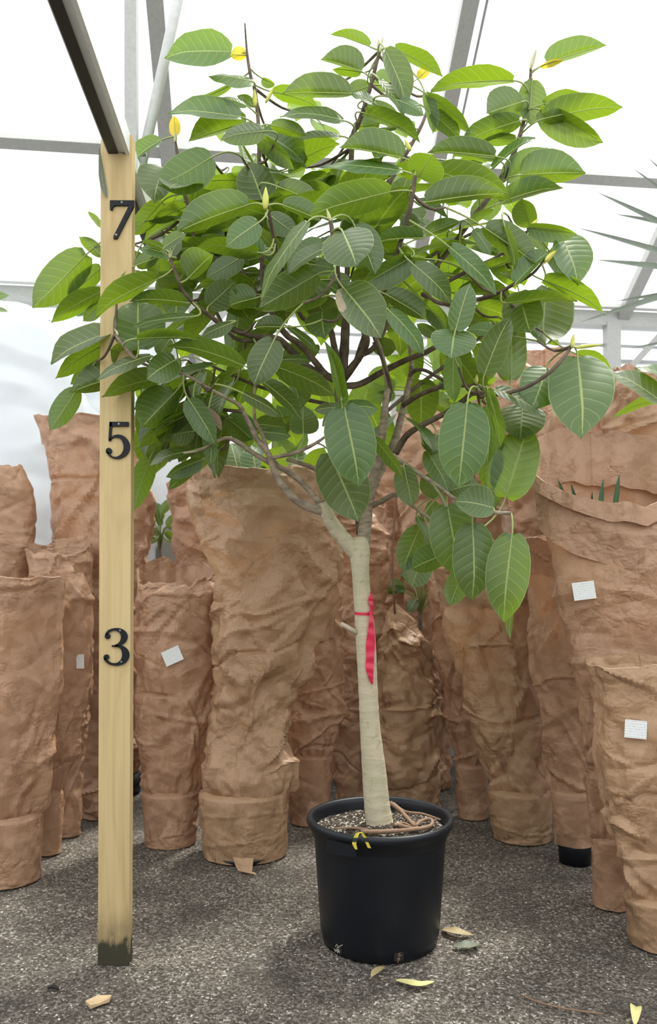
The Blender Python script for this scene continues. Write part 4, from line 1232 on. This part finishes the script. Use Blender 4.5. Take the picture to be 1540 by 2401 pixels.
def blades(root, base, spots, mat, name='blade'):
    for x0, y0, x1, y1, D0, D1, w_ in spots:
        a, b = P(x0, y0, D0), P(x1, y1, D1)
        d = (b - a); n_ = d.cross(Vector((0, 1, 0))).normalized(); k = D0 / F
        vs, fs = [], []
        for i in range(7):
            t = i / 6
            c = a + d * t + Vector((0, 0, -0.03 * d.length * 4 * t * t * .25))
            ww = w_ * k * .5 * (1 - t ** 2.2) * (0.75 + 0.5 * math.sin(min(1, t * 2) * 1.57) * .5) + 0.0004
            vs += [c - n_ * ww + Vector((0, -.006 * (1 - t), 0)), c + Vector((0, .004 * (1 - t), 0)), c + n_ * ww + Vector((0, -.006 * (1 - t), 0))]
        for i in range(6):
            for j in (0, 1): fs.append((3 * i + j, 3 * i + j + 1, 3 * i + 4 + j, 3 * i + 3 + j))
        mk(name, vs, fs, M[mat], root, org=base)

def plant_leaves(root, base, spots):
    for i, (bx, by, tx, ty, w1, w2, D, fl) in enumerate(spots):
        fr = leaf_frame(D, bx, by, tx, ty, w1, w2, 'U' in fl, 'f' in fl)
        add_leaf(*fr, 'leaf', 700 + i * 1.1 + bx, stalk=False, parent=root, org=base)

wrapped('flat sided brown paper wrapped plant, foremost of the left row', 2.87, [(1352, -130, 140), (1450, -130, 138), (1650, -125, 130), (1800, -110, 118), (1895, -88, 102), (1912, -82, 97), (2090, -70, 92)], 1912, 'kraft', 0.010, (6, -4), 0.10, pleat=0.003, boxy=5)
r, b = wrapped('slim paper wrapped plant with a small white label, tucked behind the foremost one', 3.16, [(1352, 60, 190), (1400, 62, 207), (1480, 62, 210), (1600, 62, 203), (1750, 68, 185), (1840, 76, 152), (1858, 78, 147), (2022, 85, 142)], 1858, 'kraft', 0.011, (6, -10), 0.1, pleat=0.004, boxy=4)
sticker(r, b, 188, 1551, 18, 33, 0.05, 3.09)
wrapped('brown paper sleeve with a rounded open top below the white frost cloth', 3.5, [(1092, -110, 50), (1150, -110, 72), (1270, -100, 80), (1350, -90, 70), (1600, -60, 60), (1950, -50, 50)], None, 'kraft', 0.014, (10, -10))
wrapped('tall brown paper sleeve against white frost cloth, behind the numeral 5 of the post', 3.72, [(985, 92, 335), (1050, 108, 345), (1150, 124, 350), (1260, 130, 350), (1400, 130, 330), (1700, 160, 310), (1925, 170, 300)], None, 'kraft', 0.02, (10, -28), jag=0.02)
wrapped('low crumpled brown paper sleeve with a wide open mouth behind the slim labelled one', 3.4, [(1280, 72, 215), (1320, 75, 215), (1400, 80, 220), (1600, 105, 210), (1850, 110, 195), (1960, 115, 190)], None, 'kraft', 0.018, (24, -18), jag=0.02)
wrapped('dark crumpled paper wrapped plant in a black pot, seen low behind the post', 4.15, [(1330, 200, 350), (1430, 185, 350), (1550, 180, 340), (1640, 170, 335), (1700, 168, 330), (1800, 170, 325), (1828, 175, 322)], None, 'kraft', 0.028, (10, -10), potprof=[(1810, 165, 325), (1830, 150, 335), (1865, 165, 325)])
# white frost cloth over plants
def cloth(label, D, prof, seed, depth):
    base = P((prof[-1][1] + prof[-1][2]) / 2, prof[-1][0], D); base.z = 0
    zb = YH + H * F / D
    prof = list(prof[:-1]) + [(zb, prof[-1][1], prof[-1][2])]
    vs, fs = surface(prof, D, seed, 0.035, na=120, step=6, depth=depth, jag=0, cap_top=True, cap_bot=True, pleat=0.05, freq=0.4)
    return tag(mk('frost_cloth', vs, fs, M['cloth'], None, base, org=base), label, 'frost cloth', 'white frost cloths')
cloth('big white frost cloth draped over a plant left of the post', 4.45, [(708, -10, 20), (712, -50, 60), (728, -100, 95), (760, -150, 130), (820, -190, 165), (900, -200, 200), (1000, -200, 240), (1100, -190, 260), (1200, -170, 240), (1300, -150, 220), (1860, -100, 150)], 41, 0.3)
cloth('white frost cloth whose hem slopes down behind the ficus leaves right of the post', 4.68, [(745, 170, 260), (752, 140, 310), (775, 110, 360), (840, 90, 400), (950, 100, 420), (1080, 150, 428), (1150, 170, 412), (1210, 200, 395), (1290, 220, 360), (1800, 230, 340)], 47, 0.15)
r, b = wrapped('brown paper wrapped plant with a tilted white label beside the post', 3.29, [(1335, 322, 500), (1380, 318, 530), (1450, 318, 522), (1540, 318, 508), (1650, 320, 497), (1750, 325, 482), (1840, 330, 462), (1858, 335, 466), (1998, 342, 458)], 1858, 'kraft', 0.015, (38, -22), 0.16, jag=0.03, flap=0.025)
sticker(r, b, 404, 1538, 44, 36, 0.42, 3.168)
r, b = wrapped('large crumpled brown paper wrapped plant with a pinched waist and torn paper tail', 3.16, [(1106, 445, 757), (1200, 452, 775), (1290, 490, 790), (1350, 520, 800), (1390, 520, 790), (1435, 505, 780), (1500, 505, 745), (1560, 505, 735), (1620, 500, 690), (1660, 492, 670), (1740, 476, 665), (1815, 460, 682), (1838, 468, 678), (1858, 468, 676), (2005, 478, 670), (2014, 478, 668)], 1858, 'krafttan', 0.027, (4, -4), 0.1, potprof=[(1990, 484, 664), (2035, 490, 660)], jag=0.008, depth=0.66)
tail = []
for i, (x, y, w_) in enumerate(((570, 2010, 24), (572, 2030, 20), (575, 2050, 16), (580, 2062, 10), (592, 2072, 8), (598, 2076, 2))):
    D_ = 2.955 - 0.012 * i
    p_, q_ = P(x - w_, y, D_), P(x + w_, y + 2, D_ - .006)
    p_.z = max(p_.z, .012); q_.z = max(q_.z, .015)
    tail += [p_, q_]
mk('paper_tail', tail, [(2 * i, 2 * i + 1, 2 * i + 3, 2 * i + 2) for i in range(5)], M['krafttan'], r, org=b)
plant_leaves(r, b, [(520, 1110, 470, 1050, 30, 30, 3.2, 'T'), (560, 1110, 540, 1035, 32, 36, 3.15, 'Tf'), (600, 1112, 590, 1040, 30, 34, 3.1, 'Tf'), (640, 1110, 660, 1045, 34, 30, 3.15, 'T'), (690, 1108, 700, 1048, 34, 34, 3.15, 'Uf'), (730, 1110, 760, 1050, 30, 30, 3.2, 'T'), (470, 1110, 450, 1075, 20, 24, 3.2, 'U'),
                    (660, 1000, 690, 900, 38, 40, 3.5, 'Uy'), (740, 980, 760, 890, 40, 36, 3.5, 'Uy'), (600, 1000, 560, 920, 36, 36, 3.5, 'Uy'), (700, 1060, 650, 950, 38, 40, 3.45, 'Uy'), (840, 1000, 870, 880, 40, 42, 3.5, 'Uy'), (800, 1010, 830, 930, 36, 30, 3.45, 'Uy')])
wrapped('narrow dark paper wrapped plant squeezed behind the pinched one', 3.6, [(1400, 700, 805), (1500, 690, 800), (1600, 684, 795), (1700, 668, 790), (1755, 672, 780), (1772, 674, 778), (1950, 680, 772)], 1772, 'kraft', 0.022)
wrapped('dark red brown paper sleeve right behind the fork of the trunk', 3.95, [(1185, 748, 905), (1300, 760, 905), (1400, 772, 890), (1650, 785, 880), (1880, 790, 870)], None, 'kraft', 0.03, (10, -20), jag=0.03)
wrapped('low dark paper sleeve in the gap behind the trunk', 4.35, [(1640, 770, 900), (1700, 778, 905), (1830, 785, 895), (1850, 790, 890)], None, 'kraft', 0.02)
r, b = wrapped('brown paper bundle gathered and tied with a cord at its top', 3.8, [(1436, 916, 934), (1448, 902, 962), (1490, 892, 992), (1560, 884, 1022), (1620, 880, 1030), (1700, 878, 1040), (1780, 872, 1042), (1850, 890, 1030), (1900, 900, 1020)], None, 'krafttan', 0.034, closed=True, pleat=0.02)
mk('cord', *tube([P(926, 1440, 3.8), P(922, 1380, 3.8), P(920, 1300, 3.81), P(928, 1150, 3.82), P(930, 1020, 3.84)], [.0055] * 5, 6), M['cord'], r, org=b)
wrapped('slim brown paper wrapped plant half hidden beside the folded one right of the trunk', 3.68, [(1350, 1005, 1130), (1400, 1008, 1140), (1500, 1028, 1150), (1700, 1052, 1152), (1775, 1066, 1146), (1795, 1068, 1142), (1955, 1074, 1146)], 1795, 'kraft', 0.018)
wrapped('brown paper wrapped plant with long diagonal folds under the hanging ficus leaves', 3.36, [(1330, 1020, 1260), (1400, 1030, 1262), (1500, 1048, 1265), (1600, 1078, 1275), (1700, 1104, 1275), (1790, 1132, 1268), (1838, 1142, 1288), (1856, 1146, 1292), (1980, 1156, 1288)], 1856, 'krafttan', 0.022, (10, -10))
wrapped('dark brown paper wrapped plant whose black pot shows below the paper', 3.06, [(1260, 1205, 1400), (1380, 1240, 1415), (1500, 1246, 1420), (1600, 1256, 1420), (1700, 1270, 1418), (1800, 1288, 1405), (1838, 1292, 1398), (1856, 1294, 1396), (1965, 1300, 1392), (1975, 1300, 1392)], 1856, 'kraft', 0.018, (10, -10), potprof=[(1950, 1306, 1388), (2040, 1312, 1384)])
r, b = wrapped('wide open brown paper sleeve with a folded rim, white label and spiky blades inside', 2.62, [(1165, 1228, 1610), (1200, 1250, 1612), (1300, 1288, 1620), (1400, 1300, 1615), (1500, 1322, 1600), (1560, 1340, 1580), (1700, 1368, 1545), (1850, 1382, 1500), (1950, 1386, 1480), (1968, 1388, 1478), (2120, 1392, 1474), (2130, 1392, 1474)], 1968, 'kraft', 0.017, (30, -190), 0.2, potprof=[(2100, 1396, 1470), (2165, 1400, 1466)], jag=0.03, depth=0.6, boxy=3, flap=0.07)
sticker(r, b, 1369, 1385, 52, 42, 0.12, 2.44)
blades(r, b, [(1330, 1195, 1308, 1122, 2.6, 2.58, 14), (1352, 1195, 1338, 1130, 2.62, 2.6, 12), (1405, 1195, 1414, 1120, 2.62, 2.62, 13), (1385, 1200, 1388, 1150, 2.62, 2.6, 8), (1440, 1190, 1452, 1108, 2.64, 2.64, 14), (1270, 1195, 1258, 1140, 2.6, 2.58, 8)], 'blade')
r, b = wrapped('tan brown paper wrapped plant with a white label, foremost of the right row', 2.34, [(1548, 1372, 1690), (1600, 1385, 1690), (1700, 1398, 1680), (1800, 1415, 1670), (1950, 1440, 1655), (2060, 1462, 1645), (2085, 1470, 1642), (2105, 1471, 1640), (2255, 1480, 1630)], 2105, 'krafttan', 0.017, (8, -8), 0.1, depth=0.55, boxy=4)
sticker(r, b, 1490, 1710, 52, 42, -0.1, 2.19)
wrapped('open paper sleeve with a torn edge behind the right side of the crown', 4.12, [(830, 1180, 1420), (900, 1160, 1430), (1000, 1165, 1440), (1150, 1190, 1440), (1400, 1220, 1400), (1900, 1240, 1380)], None, 'kraft', 0.02, (60, -40), 0.4, jag=0.03)
r, b = wrapped('pale brown paper sleeve around a spiky leaved plant by the steel wall post', 3.25, [(880, 1440, 1640), (950, 1428, 1660), (1060, 1430, 1660), (1300, 1450, 1640), (1600, 1480, 1620), (1970, 1490, 1600)], None, 'kraft', 0.024, (10, -40), jag=0.03)
blades(r, b, [(1620, 560, 1395, 440, 3.25, 3.1, 16), (1630, 540, 1440, 495, 3.3, 3.2, 14), (1640, 620, 1350, 522, 3.2, 3.0, 16), (1640, 640, 1395, 600, 3.2, 3.05, 17), (1640, 670, 1360, 745, 3.2, 3.05, 16), (1640, 520, 1480, 385, 3.3, 3.25, 12), (1650, 500, 1515, 360, 3.3, 3.3, 12), (1640, 680, 1440, 700, 3.3, 3.2, 12), (1650, 790, 1480, 810, 3.3, 3.2, 10)], 'palmblade', 'leaf_blade')
mk('stem', *tube([P(1640, 900, 3.3), P(1645, 700, 3.3), P(1640, 560, 3.3)], [.03, .03, .02], 8), M['twig'], r, org=b)
wrapped('crumpled pale paper sleeve rising behind the wide open labelled one', 3.66, [(985, 1265, 1480), (1050, 1262, 1500), (1150, 1265, 1510), (1300, 1290, 1500), (1600, 1330, 1470), (2020, 1350, 1450)], None, 'kraft', 0.028, (-20, -10), jag=0.035)
wrapped('paper sleeve glimpsed behind the bright green plant between the right branches', 4.25, [(975, 930, 1045), (1050, 925, 1055), (1200, 935, 1060), (1400, 950, 1060), (1900, 970, 1050)], None, 'kraft', 0.02, (20, -30), 0.3)
wrapped('pale paper sleeve behind the branch that carries the largest round leaf', 4.55, [(880, 1075, 1200), (1000, 1070, 1210), (1200, 1080, 1200), (1880, 1100, 1190)], None, 'krafttan', 0.02)
wrapped('paper sleeve far behind the fork of the trunk', 4.65, [(1010, 850, 1010), (1100, 850, 1010), (1400, 850, 1000), (1800, 860, 990)], None, 'kraft', 0.02)
wrapped('paper sleeve in the gap left of the pinched one', 4.3, [(1130, 400, 530), (1250, 410, 530), (1500, 430, 520), (1840, 440, 510)], None, 'kraft', 0.02)

# other nursery plants whose leaves reach into view
def bush(label, D, cx, cy, spots, stem_to):
    base = P(cx, 0, D); base.z = 0
    root = empty('foliage_plant', base, label, 'plant', 'other green plants among the sleeves')
    mk('stem', *tube([base, P(cx, (cy + YH) / 2, D), P(cx, cy, D)], [.014, .011, .006], 8), M['twig'], root, org=base)
    plant_leaves(root, base, spots)
    for s in spots:
        mk('leaf_twig', *tube([P(cx, cy + 40, D), (P(cx, cy, D) + P(s[0], s[1], s[6])) / 2, P(s[0], s[1], s[6])], [.006, .004, .003], 5), M['stalk'], root, org=base)
Rr = random.Random(77)
def spread(cx, cy, rx_, ry_, D, n_, fl, l0=70):
    out = []
    for i in range(n_):
        a = Rr.random() * 6.283; q = math.sqrt(Rr.random())
        x, y = cx + rx_ * q * math.cos(a), cy + ry_ * q * math.sin(a)
        a2 = a + Rr.uniform(-.8, .8); l = l0 * Rr.uniform(.7, 1.3)
        out.append((x, y, x + l * math.cos(a2), y + l * math.sin(a2) * .8 - 8, l * .26, l * Rr.uniform(.12, .3), D + Rr.uniform(-.12, .12), fl))
    return out
bush('bright green leafy plant seen through the right branches of the ficus', 3.95, 1110, 930, spread(1000, 900, 90, 90, 3.45, 22, 'Uy'), 0)
bush('bright green leafy plant seen through the left branches of the ficus', 3.75, 640, 960, spread(640, 940, 120, 80, 3.75, 20, 'Uy'), 0)
bush('green leafy plant by the right row, one long leaf reaching past the wide open sleeve', 2.75, 1660, 900, [(1560, 950, 1430, 868, 26, 22, 2.75, 'Ty'), (1600, 900, 1492, 858, 16, 14, 2.8, 'Ty'), (1640, 930, 1435, 965, 12, 16, 2.85, 'U')], 0)
bush('small green plant beside the white frost cloth', 4.08, -60, 700, [(-30, 705, 20, 690, 12, 12, 4.08, 'Ty'), (-30, 728, 18, 728, 6, 8, 4.08, 'T')], 0)
bush('fine leaved greenery peeping over the white frost cloths', 4.79, 178, 750, spread(178, 748, 40, 12, 4.77, 14, 'U', 22), 0)
bush('dark green plant in the gap beside the white frost cloth hem', 4.5, 375, 1250, spread(375, 1240, 25, 40, 4.48, 14, 'T', 36), 0)
bush('dark green plant in the gap behind the tied paper bundle', 4.02, 985, 1400, spread(985, 1400, 45, 70, 4.02, 16, 'T', 50), 0)

# ------------------------------------------------------------------ litter on the floor
def ground(px, py, z_=0.006):
    t = (H - z_) / ((py - YH) / F)
    return Vector(((px - CX) * t / F, t, z_))
def fallen(label, pts, wpx, mat, lift):
    a = [ground(x, y) for x, y in pts]
    for i, p in enumerate(a): p.z += lift * math.sin(math.pi * i / (len(a) - 1)) + 0.002
    q = crom([tuple(p) for p in a], 4)
    vs, uvs, fs = [], [], []
    n_ = len(q)
    for i, p in enumerate(q):
        t = i / (n_ - 1)
        p = Vector(p); d = (Vector(q[min(i + 1, n_ - 1)]) - Vector(q[max(i - 1, 0)])).normalized()
        s = Vector((-d.y, d.x, 0)).normalized()
        ww = wpx / 800 * 0.5 * math.sin(math.pi * (0.04 + 0.94 * t)) ** .8
        vs += [p + s * ww + Vector((0, 0, .6 * ww)), p, p - s * ww + Vector((0, 0, .35 * ww))]
        uvs += [(t, 0), (t, .5), (t, 1)]
    for i in range(n_ - 1):
        for j in (0, 1): fs.append((3 * i + j, 3 * i + j + 1, 3 * i + 4 + j, 3 * i + 3 + j))
    org = a[0].copy()
    return tag(mk('fallen_leaf', vs, fs, M[mat], None, org, uvs=uvs, org=org), label, 'leaf', 'fallen leaves on the floor')
fallen('small yellow fallen leaf just in front of the black pot', [(898, 2268), (890, 2280), (878, 2290), (870, 2293)], 22, 'dryleaf', .006)
fallen('long curled straw coloured fallen leaf in front of the black pot', [(928, 2300), (955, 2310), (985, 2315), (1018, 2303)], 20, 'dryleaf', .004)
fallen('pale dry fallen leaf touching the right foot of the black pot', [(1038, 2180), (1055, 2191), (1080, 2196), (1108, 2194)], 30, 'dryleaf', .008)
fallen('grey green fallen leaf right of the black pot', [(1062, 2221), (1085, 2226), (1105, 2224), (1122, 2214)], 32, 'greyleaf', .006)
fallen('upright dry yellow leaf on the floor by the right row of sleeves', [(1488, 2405), (1490, 2392), (1491, 2378), (1489, 2366)], 22, 'dryleaf', .02)
c0 = ground(232, 2352, 0.006)
pl_ = [ground(x, y, .006) for x, y in ((200, 2352), (228, 2342), (262, 2338), (256, 2350), (232, 2358), (212, 2366))]
n_ = len(pl_)
ch = mk('wood_chip', [p + EZ * (.006 + .004 * (i % 2)) for i, p in enumerate(pl_)] + pl_, [tuple(range(n_))[::-1], tuple(range(n_, 2 * n_))] + [(i, (i + 1) % n_, (i + 1) % n_ + n_, i + n_) for i in range(n_)], M['woodchip'], None, c0, smooth=False, org=c0)
tag(ch, 'flat tan wood chip on the floor near the foot of the post', 'wood chip')
a = [ground(x, y, .006) for x, y in ((1225, 2335), (1270, 2352), (1330, 2366), (1415, 2378))]
tag(mk('dry_twig', *tube(crom([tuple(p) for p in a], 4), [.0025] * 13, 6), M['root'], None, a[0], org=a[0]), 'thin brown dry twig lying on the gravel by the right row', 'twig')
c0 = ground(125, 2318, .006)
tag(mk('dark_scrap', *join([tube([c0 + Vector((-.016, .004, 0)), c0 + Vector((0, 0, .007)), c0 + Vector((.018, -.008, .002))], [.003, .007, .002], 6)]), M['dark'], None, c0, org=c0), 'small dark scrap on the gravel left of the post', 'scrap')
Rr = random.Random(9); parts = []
c0 = ground(350, 2265, .006)
for i in range(34):
    a = c0 + Vector((Rr.gauss(0, .02), Rr.gauss(0, .02), Rr.uniform(0, .012)))
    parts.append(tube([a, a + Vector((Rr.gauss(0, .012), Rr.gauss(0, .01), Rr.uniform(0, .012))), a + Vector((Rr.gauss(0, .02), Rr.gauss(0, .016), Rr.uniform(0, .01)))], [.0006] * 3, 4))
tag(mk('straw_tuft', *join(parts), M['fluff'], None, c0, org=c0), 'wispy tuft of dry straw beside the foot of the post', 'straw')
